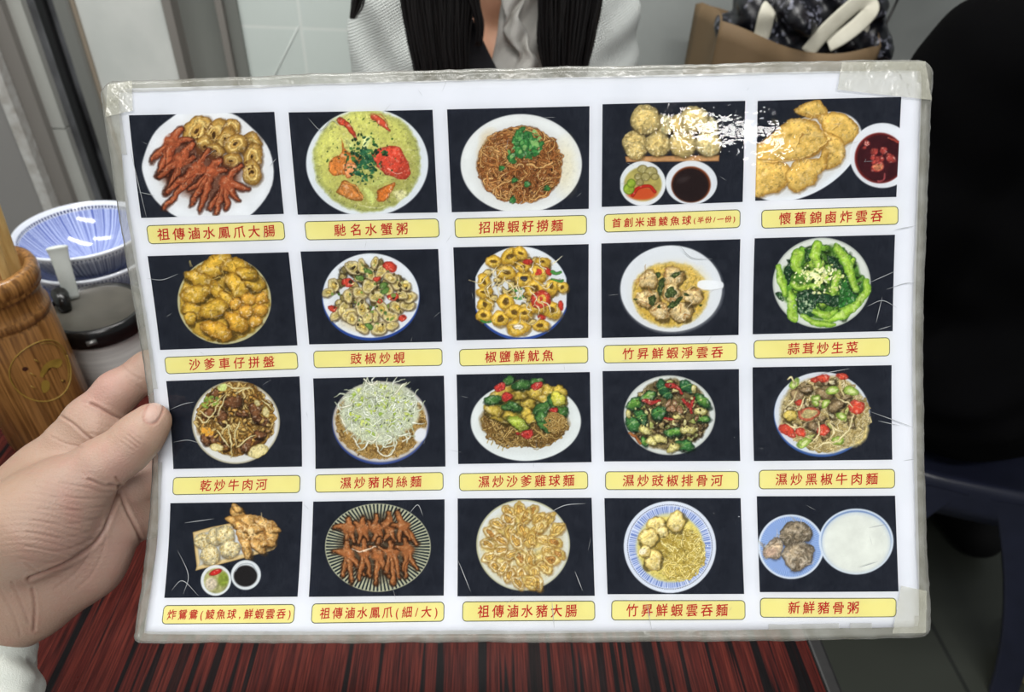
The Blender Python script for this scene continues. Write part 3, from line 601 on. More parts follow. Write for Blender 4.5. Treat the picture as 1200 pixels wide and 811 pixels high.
clo = np.array([-.36, .15, .84]); lo = np.maximum(lo, clo)
hh = .0008
X = grid(lo, hi, hh)
HV, HQ = nets(hand_field(X), lo, hh, 2); del X
lab = np.arange(len(HV))                                         # keep the one connected surface
while True:
    l2 = lab.copy(); mn = lab[HQ].min(1)
    for i in range(4): np.minimum.at(l2, HQ[:, i], mn)
    l2 = l2[l2]
    if (l2 == lab).all(): break
    lab = l2
big = np.bincount(lab).argmax(); keep = lab == big; HQ = HQ[keep[HQ].all(1)]; ren = np.cumsum(keep)-1; HV = HV[keep]; HQ = ren[HQ]
HN = vnormals(HV, HQ); hx, hy, hd = proj(HV); facing = (HN*((CAM-HV)/np.linalg.norm(CAM-HV, axis=1)[:, None])).sum(1) > .05
def field_part(pr):
    return blend(HV.astype(np.float32)[:, None, :], pr, .004)[:, 0] if pr else None
dth, dix = field_part(THUMB[1:]), field_part(INDEX[1:])
dmi = np.minimum(field_part(MIDDLE[1:]), np.minimum(field_part(RING[1:]), field_part(PINKY[1:])))
dpalm = np.minimum(field_part(HAND), field_part(THUMB[:1]))
reg = np.argmin(np.stack([dpalm, dth, dix, dmi], 1), 1)           # which part of the hand each vertex belongs to
def pdist(px, py, pts):
    P = catmull(pts, 6) if len(pts) > 2 else np.array(pts, float); d = np.full(len(px), 1e9)
    for a, b in zip(P[:-1], P[1:]):
        e = b-a; t = np.clip(((px-a[0])*e[0]+(py-a[1])*e[1])/(e@e+1e-9), 0, 1); d = np.minimum(d, np.hypot(px-a[0]-t*e[0], py-a[1]-t*e[1]))
    return d
CREASES = [  # points in the photograph, width px, depth mm, parts
    ([(141, 571), (131, 600), (119, 627), (100, 646), (70, 664), (34, 678)], 2.6, 1.5, (0, 1)),
    ([(128, 568), (141, 569), (136, 560)], 2.0, .9, (0, 1)), ([(104, 562), (122, 569), (140, 572)], 2.0, .7, (0, 1)),
    ([(70, 566), (98, 571), (122, 577), (138, 575)], 1.8, .45, (0, 1)),
    ([(60, 582), (95, 584), (132, 583)], 1.7, .40, (0, 1)), ([(45, 596), (90, 598), (130, 592)], 1.7, .38, (0, 1)),
    ([(36, 610), (84, 614), (126, 604)], 1.7, .38, (0, 1)), ([(32, 624), (78, 630), (118, 618)], 1.7, .36, (0, 1)),
    ([(30, 640), (70, 646), (108, 632)], 1.8, .45, (0,)), ([(22, 654), (60, 660), (96, 646)], 1.8, .45, (0,)), ([(30, 660), (52, 672), (80, 668)], 1.6, .4, (0,)),
    ([(141, 578), (150, 600), (160, 620), (168, 640)], 2.4, 1.2, (0, 3)),
    ([(126, 600), (122, 640), (108, 672), (90, 690)], 2.2, .35, (0,)), ([(110, 640), (92, 668), (64, 690)], 2.2, .35, (0,)),
    ([(38, 690), (41, 712), (40, 738)], 2.2, .9, (0,)), ([(14, 682), (24, 704), (34, 730)], 2.2, .5, (0,)), ([(0, 690), (16, 720), (24, 744)], 2.4, .4, (0,)),
    ([(106, 473), (120, 480), (134, 487), (146, 491)], 2.0, 1.2, (0, 2, 3)), ([(95, 470), (106, 473), (116, 476)], 1.8, .5, (2, 0)),
    ([(143, 428), (152, 437), (165, 445)], 1.6, .55, (2,)), ([(148, 441), (158, 450), (170, 457)], 1.6, .45, (2,)), ([(150, 449), (160, 456)], 1.4, .3, (2,)),
    ([(72, 488), (86, 497), (98, 508), (110, 517)], 2.0, .8, (0, 2, 3)), ([(60, 512), (78, 520), (96, 524)], 1.8, .5, (0, 2)),
    ([(112, 496), (128, 500), (146, 500)], 1.8, .3, (0, 3)), ([(100, 508), (120, 510), (140, 510)], 1.8, .3, (0, 3)),
    ([(149, 509), (156, 515), (164, 521)], 1.3, .50, (1,)), ([(145, 513), (153, 519), (161, 525)], 1.3, .50, (1,)), ([(153, 505), (160, 511), (168, 516)], 1.3, .40, (1,)), ([(141, 517), (149, 524), (156, 528)], 1.3, .3, (1,)),
]
disp = np.zeros(len(HV))
for pts, wd, dp, parts in CREASES:
    mk = facing & np.isin(reg, parts); dd = pdist(hx[mk], hy[mk], pts)
    wd = wd*.72; dp = dp*(.9 if dp > .65 else .62); disp[mk] -= dp*1e-3*np.exp(-(dd/wd)**2); disp[mk] += .22*dp*1e-3*np.exp(-((dd-wd*2.4)/(wd*1.3))**2)
# fine palm wrinkles fanning over the ball of the thumb
mk = facing & (reg == 0); ph = hy-.08*hx+5*np.sin(hx*.045)
amp = np.exp(-(((hx-72)/62)**2+((hy-618)/58)**2)); disp[mk] += (amp*.13e-3*(np.sin(ph*.82)+.6*np.sin(ph*1.37+hx*.06)))[mk]
# thumb nail: flattened plate with a fold round it
def rotq(x, y, cx, cy, a):
    c, s = math.cos(a), math.sin(a); return (x-cx)*c+(y-cy)*s, -(x-cx)*s+(y-cy)*c
nx_, ny_ = rotq(hx, hy, 180.2, 482.5, math.radians(-63)); q = (np.abs(nx_/14.5)**2.6+np.abs(ny_/9.6)**2.6)**(1/2.6)
nail = facing & (reg == 1); disp[nail] += (-.55e-3*np.exp(-((q-1.0)/.14)**2)+.30e-3*(1-np.clip((q-.72)/.22, 0, 1)))[nail]
HV = HV+HN*disp[:, None]
# skin colour of the hand: warm back of the thumb, pinker palm and finger pads, crease shade painted in
def blob(cx, cy, r): return np.exp(-(((hx-cx)**2+(hy-cy)**2)/r**2))
skin = np.array(lin((186, 150, 126)))[None]+np.zeros((len(HV), 3))
def mixc(w_, c):
    global skin
    w_ = np.clip(w_, 0, 1)[:, None]; skin = skin*(1-w_)+np.array(lin(c))[None]*w_
mixc(.55*blob(95, 640, 75), (193, 148, 133)); mixc(.5*blob(115, 450, 36), (193, 135, 124)); mixc(.45*blob(122, 423, 27), (187, 137, 119))
mixc(.5*blob(75, 590, 60)*(reg != 1), (176, 142, 126)); mixc(.45*blob(144, 549, 25), (196, 148, 133)); mixc(.4*blob(5, 570, 70), (185, 148, 115))
mixc(.55*blob(173, 455, 20)*(reg == 1), (194, 144, 126)); mixc(.35*blob(117, 482, 36)*(reg == 1), (191, 155, 128))
mixc(.5*blob(135, 389, 20)*(reg == 2), (185, 126, 110))
rs = np.random.RandomState(4)
mot = sum(np.sin(HV@(rs.randn(3)*f)+rs.rand()*7) for f in (260, 330, 420, 610, 800))/5
mixc(.35*np.clip(mot, 0, 1), (193, 133, 117)); mixc(.25*np.clip(-mot, 0, 1), (185, 158, 135))
crease_shade = np.clip(-disp/.9e-3, 0, 1)*(~((reg == 1) & (q < 1.3))); mixc(.42*crease_shade, (135, 79, 65))  # shade of the creases painted darker into the skin colour
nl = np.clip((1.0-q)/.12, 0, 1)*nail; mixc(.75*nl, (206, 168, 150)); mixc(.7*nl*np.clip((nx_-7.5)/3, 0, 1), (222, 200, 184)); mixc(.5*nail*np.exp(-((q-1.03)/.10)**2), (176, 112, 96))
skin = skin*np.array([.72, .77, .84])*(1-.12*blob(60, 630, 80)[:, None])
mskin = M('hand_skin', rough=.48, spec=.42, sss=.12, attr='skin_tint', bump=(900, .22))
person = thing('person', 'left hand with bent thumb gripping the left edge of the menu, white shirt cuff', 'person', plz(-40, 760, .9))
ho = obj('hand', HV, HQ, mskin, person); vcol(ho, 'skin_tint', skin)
# cuff of the white sleeve
ax0 = hp(-58, 800, .378); ax1 = hp(-100, 1010, .335); axd = (ax1-ax0)/np.linalg.norm(ax1-ax0)
Xs = []
def sleeve():
    pr = [(hp(-46, 770, .381), hp(-66, 860, .372), hr(74, .38), hr(96, .37)), (hp(-66, 860, .372), hp(-110, 1010, .335), hr(96, .37), hr(118, .335))]
    P = np.array([q for p in pr for q in p[:2]]); lo = P.min(0)-.07; hi = P.max(0)+.07; X = grid(lo, hi, .0017)
    f = blend(X, pr, .01); inner = f+.007
    s = (X-hp(-40, 752, .381).astype(np.float32))@axd.astype(np.float32)
    wr = .0011*np.sin(s*420+2*np.sin(X[..., 0]*70))+.0008*np.sin(X[..., 0]*300+X[..., 2]*200)
    f = f+wr*(s > .012); hem = np.exp(-((s-.0135)/.0012)**2)*.0007; f = f+hem-.0012*np.exp(-((s-.004)/.004)**2)
    f = np.maximum(f, -inner); f = np.maximum(f, -(s)); f = np.maximum(f, s-.20)
    V, Q = nets(f, lo, .0017, 1); return V, Q
mcuff = M('white_cotton', (226, 231, 224), .85, noise=(40, 4), col2=(216, 221, 213), bump=(1500, .35))
V, Q = sleeve(); obj('shirt_cuff', V, Q, mcuff, person)['label'] = 'white cotton sleeve cuff'
# ------------------------------------------------------------------ the person opposite, in a white knitted jacket
wx, wy = .022, 1.055
pw = thing('person', 'person with long black hair in a white knitted jacket, seated across the table', 'person', (wx, 1.10, .45))
mskw = M('shaded_skin', (196, 150, 122), .5, noise=(30, 4), col2=(186, 138, 112), sss=.08)
def mirror(p): return [p]+[tuple([np.array([2*wx-q[0], q[1], q[2]]) if i < 2 else q for i, q in enumerate(p)])]
A_ = lambda x, y, z: np.array([wx+x, wy+y, z])
body = [(A_(-.06, .05, .55), A_(.06, .05, .55), .10, .10), (A_(0, .045, .56), A_(0, .02, .78), .105, .10), (A_(-.045, .02, .80), A_(-.06, .015, 1.0), .092, .09), (A_(.045, .02, .80), A_(.06, .015, 1.0), .092, .09), (A_(-.12, .02, 1.10), A_(.12, .02, 1.10), .055, .055),
        (A_(0, .02, 1.10), A_(0, .012, 1.22), .052, .047), (A_(0, -.005, 1.29), A_(0, .03, 1.36), .070, .088), (A_(0, -.035, 1.24), A_(0, -.02, 1.29), .038, .055), (A_(0, -.072, 1.285), A_(0, -.060, 1.32), .011, .008)]
for p in [(A_(-.16, .02, 1.08), A_(-.165, .03, .83), .040, .032), (A_(-.165, .03, .83), A_(-.12, -.13, .795), .032, .026), (A_(-.12, -.13, .795), A_(-.08, -.19, .79), .026, .028),
          (A_(-.075, .06, .54), A_(-.10, -.32, .50), .085, .058), (A_(-.10, -.32, .50), A_(-.11, -.30, .10), .052, .036), (A_(-.11, -.29, .06), A_(-.115, -.42, .04), .036, .028), (A_(-.078, -.01, 1.31), A_(-.076, .01, 1.34), .012, .014)]: body += mirror(p)
for k in range(4):
    body += mirror((A_(-.055-.014*k, -.20, .795-.002*k), A_(-.03-.012*k, -.265+.006*k*k, .787), .0085, .0065))
body += mirror((A_(-.055, -.185, .79), A_(-.02, -.215, .785), .009, .007))
obj_w = sdf_obj('body', body, .0065, .022, mskw, pw)
for s in (-1, 1):
    MB().tube([A_(s*.031-.012, -.073, 1.325), A_(s*.031, -.079, 1.328), A_(s*.031+.012, -.073, 1.325)], [.003, .006, .003], 10).obj('eye', M('dark_eyes', (30, 22, 20), .2), pw)
MB().tube([A_(-.022, -.070, 1.255), A_(-.008, -.078, 1.258), A_(.008, -.078, 1.258), A_(.022, -.070, 1.255)], [.002, .006, .006, .002], 10).obj('lips', M('lips', (168, 96, 92), .4), pw)
jm = bpy.data.materials.new('white_waffle_knit'); jm.use_nodes = True; nt = jm.node_tree; N = nt.nodes; b = N['Principled BSDF']; b.inputs['Base Color'].default_value = L4((208, 213, 210)); b.inputs['Roughness'].default_value = .95
tc = N.new('ShaderNodeTexCoord'); mp = N.new('ShaderNodeMapping'); mp.inputs['Rotation'].default_value = (0, .5, 0); nt.links.new(tc.outputs['Object'], mp.inputs[0]); h_ = None
for d_ in ('X', 'Z'):
    wv = N.new('ShaderNodeTexWave'); wv.bands_direction = d_; wv.inputs['Scale'].default_value = 95; wv.inputs['Distortion'].default_value = .6; nt.links.new(mp.outputs[0], wv.inputs['Vector'])
    if h_ is None: h_ = wv.outputs['Fac']
    else:
        ad = N.new('ShaderNodeMath'); ad.operation = 'ADD'; nt.links.new(h_, ad.inputs[0]); nt.links.new(wv.outputs['Fac'], ad.inputs[1]); h_ = ad.outputs[0]
bp = N.new('ShaderNodeBump'); bp.inputs['Strength'].default_value = .6; bp.inputs['Distance'].default_value = .002; nt.links.new(h_, bp.inputs['Height']); nt.links.new(bp.outputs[0], b.inputs['Normal'])
jack = [(A_(-.06, .05, .60), A_(.06, .05, .60), .125, .125), (A_(-.055, .03, .78), A_(-.065, .02, 1.0), .108, .104), (A_(.055, .03, .78), A_(.065, .02, 1.0), .108, .104), (A_(-.115, .03, 1.085), A_(.115, .03, 1.085), .066, .066)]
for p in [(A_(-.135, .02, 1.075), A_(-.155, .015, .93), .068, .064), (A_(-.155, .015, .93), A_(-.165, .03, .82), .062, .056), (A_(-.165, .03, .82), A_(-.125, -.10, .80), .054, .043)]: jack += mirror(p)
def jcut(X, f):
    x = X[..., 0]-wx; y = X[..., 1]-wy; z = X[..., 2]
    f = f+.0035*np.sin(((x+.17)*.9+(z-.9)*.6)*95)*np.clip((-x-.09)/.05, 0, 1)+.003*np.sin(((x-.16)*.5-(z-.98)*.9)*110)*np.clip((x-.12)/.04, 0, 1)
    shell = np.maximum(f, -(f+.011))
    half = np.interp(z, [.6, .85, 1.0, 1.1, 1.2], [.045, .05, .062, .06, .06]).astype(np.float32)
    opening = np.maximum(np.abs(x)-half, y+.01); return np.maximum(shell, -opening)
sdf_obj('knitted_jacket', jack, .0055, .02, jm, pw, cut=jcut)['label'] = 'white waffle knit jacket'
# dark top under the jacket, on the left side of the neckline, and a pale ruffled blouse front
mtop = M('black_top', (24, 24, 30), .8); mblo = M('white_ruffled_blouse', (208, 206, 200), .85, bump=(700, .4), noise=(40, 3), col2=(196, 194, 188))
trs = [(A_(0, .05, .55), A_(0, .03, .86), .118, .113)]
for p in [(A_(-.075, .06, .54), A_(-.10, -.32, .50), .092, .066), (A_(-.10, -.32, .50), A_(-.11, -.30, .12), .060, .046)]: trs += mirror(p)
sdf_obj('trousers', trs, .007, .02, M('dark_trousers', (36, 36, 40), .85), pw)
fy = 1.055-.093
def ruffle(pts, wd, amp, freq, name, mat, yy=fy, seed=1):
    P = catmull([ply(p[0], p[1], yy) for p in pts], 10); V = []; n = len(P); m_ = 12
    for i, p in enumerate(P):
        for j in range(m_):
            t = j/(m_-1); V.append((p[0]+wd(i/(n-1))*(t-.5), p[1]-amp*math.sin(freq*t*6.28+i*.35+seed)-.004, p[2]))
    Fs = [(i*m_+j, i*m_+j+1, (i+1)*m_+j+1, (i+1)*m_+j) for i in range(n-1) for j in range(m_-1)]
    o = obj(name, V, Fs, mat, pw); s_ = o.modifiers.new('thick', 'SOLIDIFY'); s_.thickness = .002; return o
ruffle([(616, -40), (614, 0), (611, 40), (606, 90), (600, 160)], lambda t: .044+.04*t, .006, 1.2, 'blouse_front', mblo, fy+.004)
ruffle([(610, -30), (602, 0), (600, 24), (608, 46), (618, 70), (612, 100)], lambda t: .016+.014*math.sin(t*9)**2, .006, 1.0, 'blouse_ruffle', mblo, fy-.010, 2)
ruffle([(540, 20), (552, 60), (562, 100), (560, 160)], lambda t: .03+.05*t, .002, .6, 'dark_top_edge', mtop, fy-.002, 3)
# long hair: separate locks of fine strands
hair = MB(); hr_ = random.Random(3)
def lock(path, n, spread, y0, thick=.0015, fade=.0):
    for _ in range(n):
        ox = hr_.uniform(-1, 1); oy = hr_.uniform(-1, 1); pts = []
        ln = 1-abs(hr_.gauss(0, .10))*(.4+fade)
        for i, p in enumerate(path):
            t = i/(len(path)-1); sp_ = spread[i]
            P = ply(p[0], p[1], y0+oy*.016); pts.append(P+np.array([ox*sp_+hr_.gauss(0, .0012), 0, 0]))
        q = catmull(pts, 5); q = q[:max(4, int(len(q)*ln))]
        hair.tube(q, list(np.interp(np.linspace(0, 1, len(q)), [0, .7, 1], [thick, thick*.9, .0003])), 5)
yh = fy-.030
lock([(560, -260), (520, -170), (508, -60), (512, 0), (515, 50), (520, 100), (524, 150)], 420, [.03, .055, .042, .043, .038, .033, .026], yh)
lock([(640, -260), (668, -170), (670, -60), (668, 0), (664, 50), (662, 100), (664, 150)], 380, [.03, .05, .040, .038, .034, .025, .018], yh)
lock([(545, -170), (540, -60), (556, 0), (562, 30), (560, 60)], 30, [.02, .02, .006, .004, .003], yh-.004, .0015)
lock([(440, -140), (428, -60), (422, -20), (418, 6), (412, 26)], 30, [.012, .010, .007, .006, .003], yh-.012, .0018)
for a in np.linspace(-1.9, 1.9, 150):
    for r0 in (0, 1):
        x = .094*math.sin(a); y = .035+.1*(-math.cos(a)*.55)*(-1 if abs(a) > 1.3 else .6)
        top = A_(.02*math.sin(a), .03, 1.448); mid = A_(x, .03+.06*(abs(a) > 1.5)+.01*r0, 1.36); lowp = A_(x*1.15, .05-.09*(abs(a) < 2.2)*.6, 1.18); 
        hair.tube(catmull([top, A_(x*.7, .01+.03*r0, 1.43), mid, lowp], 5), .0035, 5)
for a in np.linspace(-1, 1, 80):
    hair.tube(catmull([A_(.03*a, .06, 1.445), A_(.08*a, .125, 1.36), A_(.10*a, .125, 1.15), A_(.10*a, .12+.01*hr_.random(), .95)], 5), .006, 5)
mh = M('black_hair', (13, 11, 12), .42, noise=(300, 3), col2=(20, 16, 16), stretch=(1, 1, .05)); hair.obj('hair', mh, pw)
# ------------------------------------------------------------------ the person in black on the stool, right
mb0 = np.array([.885, .89, .45]); pb = thing('person', 'person in a black t-shirt seen from behind, sitting on the navy stool at the right', 'person', mb0)
B3 = lambda x, y, z: np.array([x, y, z], float)
SHL, SHR = B3(.665, .925, 1.055), B3(.93, 1.10, 1.10)
bod = [(B3(.82, .86, .58), B3(.96, .93, .58), .105, .105), (B3(.885, .90, .60), B3(.84, .95, .80), .13, .13), (B3(.80, .94, .82), B3(.765, .97, 1.0), .135, .12), (B3(.89, .99, .82), B3(.85, 1.02, 1.0), .135, .12), (SHL, SHR, .07, .07),
       (B3(.79, 1.01, 1.11), B3(.755, 1.035, 1.21), .062, .055), (B3(.735, 1.05, 1.29), B3(.745, 1.045, 1.345), .085, .092), (B3(.69, 1.075, 1.25), B3(.70, 1.07, 1.29), .045, .055), (B3(.655, 1.095, 1.275), B3(.662, 1.09, 1.30), .012, .01),
       (SHL, B3(.665, .92, .84), .055, .045), (B3(.665, .92, .84), B3(.74, 1.10, .68), .045, .032), (B3(.74, 1.10, .68), B3(.78, 1.16, .66), .033, .03),
       (SHR, B3(.97, 1.18, .86), .06, .047), (B3(.97, 1.18, .86), B3(.98, 1.33, .72), .045, .032), (B3(.98, 1.33, .72), B3(.95, 1.37, .71), .033, .03),
       (B3(.84, .92, .575), B3(.86, 1.27, .52), .092, .065), (B3(.86, 1.27, .52), B3(.86, 1.20, .10), .058, .042), (B3(.86, 1.19, .06), B3(.85, 1.31, .04), .04, .032),
       (B3(.95, .95, .575), B3(1.05, 1.28, .52), .092, .065), (B3(1.05, 1.28, .52), B3(1.13, 1.06, .10), .058, .042), (B3(1.13, .97, .055), B3(1.11, 1.12, .045), .042, .034)]
for k in range(4): bod.append((B3(.785+.012*k, 1.165-.006*k, .66), B3(.82+.014*k, 1.225-.006*k, .645), .0088, .007))
bod.append((B3(.765, 1.165, .662), B3(.755, 1.205, .655), .0095, .0075))
for k in range(4): bod.append((B3(.955-.003*k, 1.365+.010*k, .712), B3(.90, 1.39+.010*k, .702), .0088, .007))
sdf_obj('body', bod, .0075, .025, M('warm_skin', (206, 160, 138), .5, noise=(30, 4), col2=(196, 148, 126), sss=.08), pb)
mshirt = M('black_cotton_shirt', (3, 3, 4), .95, spec=.06, noise=(14, 4), col2=(4, 4, 5), bump=(900, .15))
sh = [(B3(.81, .85, .60), B3(.96, .92, .60), .14, .14), (B3(.885, .90, .62), B3(.84, .95, .80), .172, .166), (B3(.80, .94, .82), B3(.765, .97, 1.0), .152, .136), (B3(.89, .99, .82), B3(.85, 1.02, 1.0), .152, .136), (SHL, SHR, .086, .086), (B3(.74, .985, 1.085), B3(.83, 1.03, 1.10), .075, .075),
      (SHL, B3(.648, .91, .84), .083, .080), (SHR, B3(.965, 1.17, .90), .083, .082)]
def scut(X, f):
    x, y, z = X[..., 0], X[..., 1], X[..., 2]
    f = f+.0045*np.sin((z*.9+x*.55-y*.2)*62+2*np.sin(x*14))*np.clip((z-.50)/.1, 0, 1)*.7+.004*np.sin((z*1.0-x*.7)*85+1.3)*np.exp(-((z-.62)/.08)**2)
    sh_ = np.maximum(f, -(np.sqrt((x-.772)**2+(y-1.022)**2+((z-1.185)*.9)**2)-.075)); return sh_
sdf_obj('black_shirt', sh, .0065, .03, mshirt, pb, cut=scut)['label'] = 'black cotton t-shirt'
tr = [(B3(.82, .86, .58), B3(.96, .93, .58), .118, .118), (B3(.84, .92, .575), B3(.86, 1.27, .52), .104, .076), (B3(.86, 1.27, .52), B3(.86, 1.20, .13), .068, .055), (B3(.95, .95, .575), B3(1.05, 1.28, .52), .104, .076), (B3(1.05, 1.28, .52), B3(1.13, 1.06, .13), .068, .055)]
sdf_obj('trousers', tr, .0075, .02, M('black_trousers', (20, 20, 23), .8), pb)
for a, b_ in ((B3(.86, 1.17, .055), B3(.848, 1.32, .048)), (B3(1.135, .95, .055), B3(1.11, 1.14, .048))):
    sdf_obj('shoe', [(a, b_, .05, .042)], .005, .01, M('black_shoe', (8, 8, 9), .8, spec=.2), pb, cut=lambda X, f: np.maximum(f, -X[..., 2]+.002))
hr2 = MB()
sdf_obj('hair', [(B3(.755, 1.04, 1.33), B3(.775, 1.025, 1.36), .098, .098), (B3(.775, 1.02, 1.28), B3(.77, 1.02, 1.32), .07, .08)], .006, .02, mh, pb)
# ------------------------------------------------------------------ the printed dish photographs and captions on the card
_lat = np.random.RandomState(99).rand(256, 256)
def vnoise(x, y):
    xi = np.floor(x).astype(int); yi = np.floor(y).astype(int); fx = x-xi; fy = y-yi; fx = fx*fx*(3-2*fx); fy = fy*fy*(3-2*fy)
    g = lambda a, b: _lat[(xi+a) & 255, (yi+b) & 255]
    return (g(0, 0)*(1-fx)+g(1, 0)*fx)*(1-fy)+(g(0, 1)*(1-fx)+g(1, 1)*fx)*fy
def fbm(x, y, s, o=3, seed=0):
    v = 0; a = .5; t = 0
    for k in range(o): v = v+a*vnoise(x/s+seed*17.3+k*31, y/s+seed*7.7+k*13); t += a; a *= .55; s = s/2.1
    return v/t
class Pic:
    """a small printed picture; shapes are given in the picture's own units and inked one over another"""
    W, H = 236, 164
    def __init__(s, cn, seed):
        TL, TR, BL, BR = [np.array(cn[2*i:2*i+2], float) for i in range(4)]
        a, b = np.meshgrid(np.linspace(0, 1, s.W), np.linspace(0, 1, s.H), indexing='ij'); a = a[..., None]; b = b[..., None]
        P = TL*(1-a)*(1-b)+TR*a*(1-b)+BL*(1-a)*b+BR*a*b
        s.X = P[..., 0].ravel(); s.Y = P[..., 1].ravel(); s.X0, s.Y0 = s.X, s.Y; s.food = np.zeros(len(s.X)); s.on = 0; s.r = np.random.RandomState(seed); s.sd = seed
        n = fbm(s.X, s.Y, 60, 4, seed); f = fbm(s.X*3, s.Y, 20, 2, seed+3)
        s.C = np.array([34., 38, 48])[None]+((n-.5)*16+(f-.5)*9)[:, None]
    def warp(s, A=9):
        """irregular outlines for food: shapes drawn from here on wobble by about A"""
        s.on = 1.0 if A else 0.0
        k = s.sd % 40; x, y = s.X0, s.Y0
        s.X = x+A*2.2*(fbm(x, y, 46, 2, k)-.5)+A*.6*(fbm(x, y, 13, 2, k+5)-.5); s.Y = y+A*2.2*(fbm(x, y, 46, 2, k+9)-.5)+A*.6*(fbm(x, y, 13, 2, k+14)-.5)
    def finish(s):
        """fine print grain and glossy wet flecks over the food"""
        x, y = s.X0, s.Y0; k = s.sd % 30; n = fbm(x, y, 17, 3, k+3)-.5; m = fbm(x, y, 7, 2, k+8)-.5; f = s.food[:, None]
        C = s.C*(1+f*(.20*n+.14*m)[:, None]); h = np.clip((fbm(x, y, 10, 2, k+21)-.66)*7, 0, 1)*.24; dk = np.clip((fbm(x, y, 12, 2, k+25)-.64)*7, 0, 1)*.20
        C = C*(1-f*dk[:, None]); C = C*(1-f*h[:, None])+np.array([246, 240, 214.])[None]*f*h[:, None]; g_ = C.mean(1)[:, None]; C = C*(1-f)+f*((g_+(C-g_)*.88)*1.05+3); s.C = np.clip(C, 0, 255)
    def box(s, x0, y0, x1, y1, m=8): return np.nonzero((s.X > x0-m) & (s.X < x1+m) & (s.Y > y0-m) & (s.Y < y1+m))[0]
    def put(s, i, d, col, soft=5, edge=None, ew=8, shade=0, c=None, R=50, tex=0, ts=14, hl=0, a=1.0):
        if len(i) == 0: return
        x = s.X[i]; y = s.Y[i]; al = np.clip(.5-d/soft, 0, 1)*a
        K = np.array(col, float)[None]+np.zeros((len(i), 3))
        s.sd += 1
        if tex: K = K*(1+tex*2*(fbm(x, y, ts, 3, s.sd % 50)-.5))[:, None]
        if shade and c is not None: K = K*(1-shade*np.clip(((x-c[0])*.45+(y-c[1])*.9)/R, -1, 1))[:, None]
        if edge is not None:
            t = np.clip(1+d/ew, 0, 1)[:, None]; K = K*(1-t)+np.array(edge, float)[None]*t
        if hl:
            t = (hl*np.clip((fbm(x, y, ts*.9, 2, (s.sd+9) % 50)-.62)*6, 0, 1)*np.clip(-d/6, 0, 1))[:, None]; K = K*(1-t)+np.array([245, 240, 225.])[None]*t
        s.food[i] = s.food[i]*(1-al)+al*s.on
        s.C[i] = s.C[i]*(1-al[:, None])+np.clip(K, 0, 255)*al[:, None]
    def ell(s, cx, cy, rx, ry, col, ang=0, wob=0, clip=None, **k):
        m = max(rx, ry)*1.25; i = s.box(cx-m, cy-m, cx+m, cy+m); c_, s_ = math.cos(math.radians(ang)), math.sin(math.radians(ang))
        x = s.X[i]-cx; y = s.Y[i]-cy; u = x*c_+y*s_; v = -x*s_+y*c_; q = np.sqrt((u/rx)**2+(v/ry)**2)
        if wob:
            th = np.arctan2(v, u); ph = s.r.rand(4)*7; q = q/(1+wob*(np.sin(2*th+ph[0])*.5+np.sin(3*th+ph[1])*.5+np.sin(5*th+ph[2])*.35+np.sin(9*th+ph[3])*.2))
        d = (q-1)*min(rx, ry)
        if clip is not None: d = np.maximum(d, clip(s.X[i], s.Y[i]))
        k.setdefault('c', (cx, cy)); k.setdefault('R', (rx+ry)/2); s.put(i, d, col, **k)
    def poly(s, pts, col, smooth=0, **k):
        P = np.array(pts, float)
        if smooth: P = catmull(np.concatenate([P, P[:1]]), smooth)[:-1]
        i = s.box(P[:, 0].min(), P[:, 1].min(), P[:, 0].max(), P[:, 1].max()); x = s.X[i]; y = s.Y[i]; d = np.full(len(i), 1e9); ins = np.zeros(len(i), bool)
        for a, b in zip(P, np.roll(P, -1, 0)):
            e = b-a; t = np.clip(((x-a[0])*e[0]+(y-a[1])*e[1])/(e@e+1e-9), 0, 1); d = np.minimum(d, np.hypot(x-a[0]-t*e[0], y-a[1]-t*e[1]))
            cr = ((a[1] > y) != (b[1] > y)) & (x < (b[0]-a[0])*(y-a[1])/(b[1]-a[1]+1e-12)+a[0]); ins ^= cr
        c = P.mean(0); k.setdefault('c', c); k.setdefault('R', max(np.ptp(P[:, 0]), np.ptp(P[:, 1]))/2); s.put(i, np.where(ins, -d, d), col, **k)
    def line(s, pts, w, col, n=5, **k):
        P = catmull(pts, n) if len(pts) > 2 else np.array(pts, float); m = np.max(w)+4
        W_ = np.interp(np.linspace(0, 1, len(P)), np.linspace(0, 1, len(w)), w) if hasattr(w, '__len__') else np.full(len(P), w)
        i = s.box(P[:, 0].min(), P[:, 1].min(), P[:, 0].max(), P[:, 1].max(), m); x = s.X[i]; y = s.Y[i]; d = np.full(len(i), 1e9)
        for a, b, w0, w1 in zip(P[:-1], P[1:], W_[:-1], W_[1:]):
            e = b-a; t = np.clip(((x-a[0])*e[0]+(y-a[1])*e[1])/(e@e+1e-9), 0, 1); d = np.minimum(d, np.hypot(x-a[0]-t*e[0], y-a[1]-t*e[1])-(w0+(w1-w0)*t)/2)
        k.setdefault('soft', 4); s.put(i, d, col, **k)
    def inside(s, cx, cy, rx, ry, n, pw=.5):
        r = s.r.rand(n)**pw; t = s.r.rand(n)*2*math.pi; return np.stack([cx+rx*r*np.cos(t), cy+ry*r*np.sin(t)], 1)
    def specks(s, cx, cy, rx, ry, n, size, cols, pw=.5, **k):
        for p in s.inside(cx, cy, rx, ry, n, pw):
            z = size*(.6+.8*s.r.rand()); s.ell(p[0], p[1], z, z*(.5+.5*s.r.rand()), cols[s.r.randint(len(cols))], s.r.rand()*180, soft=3, **k)
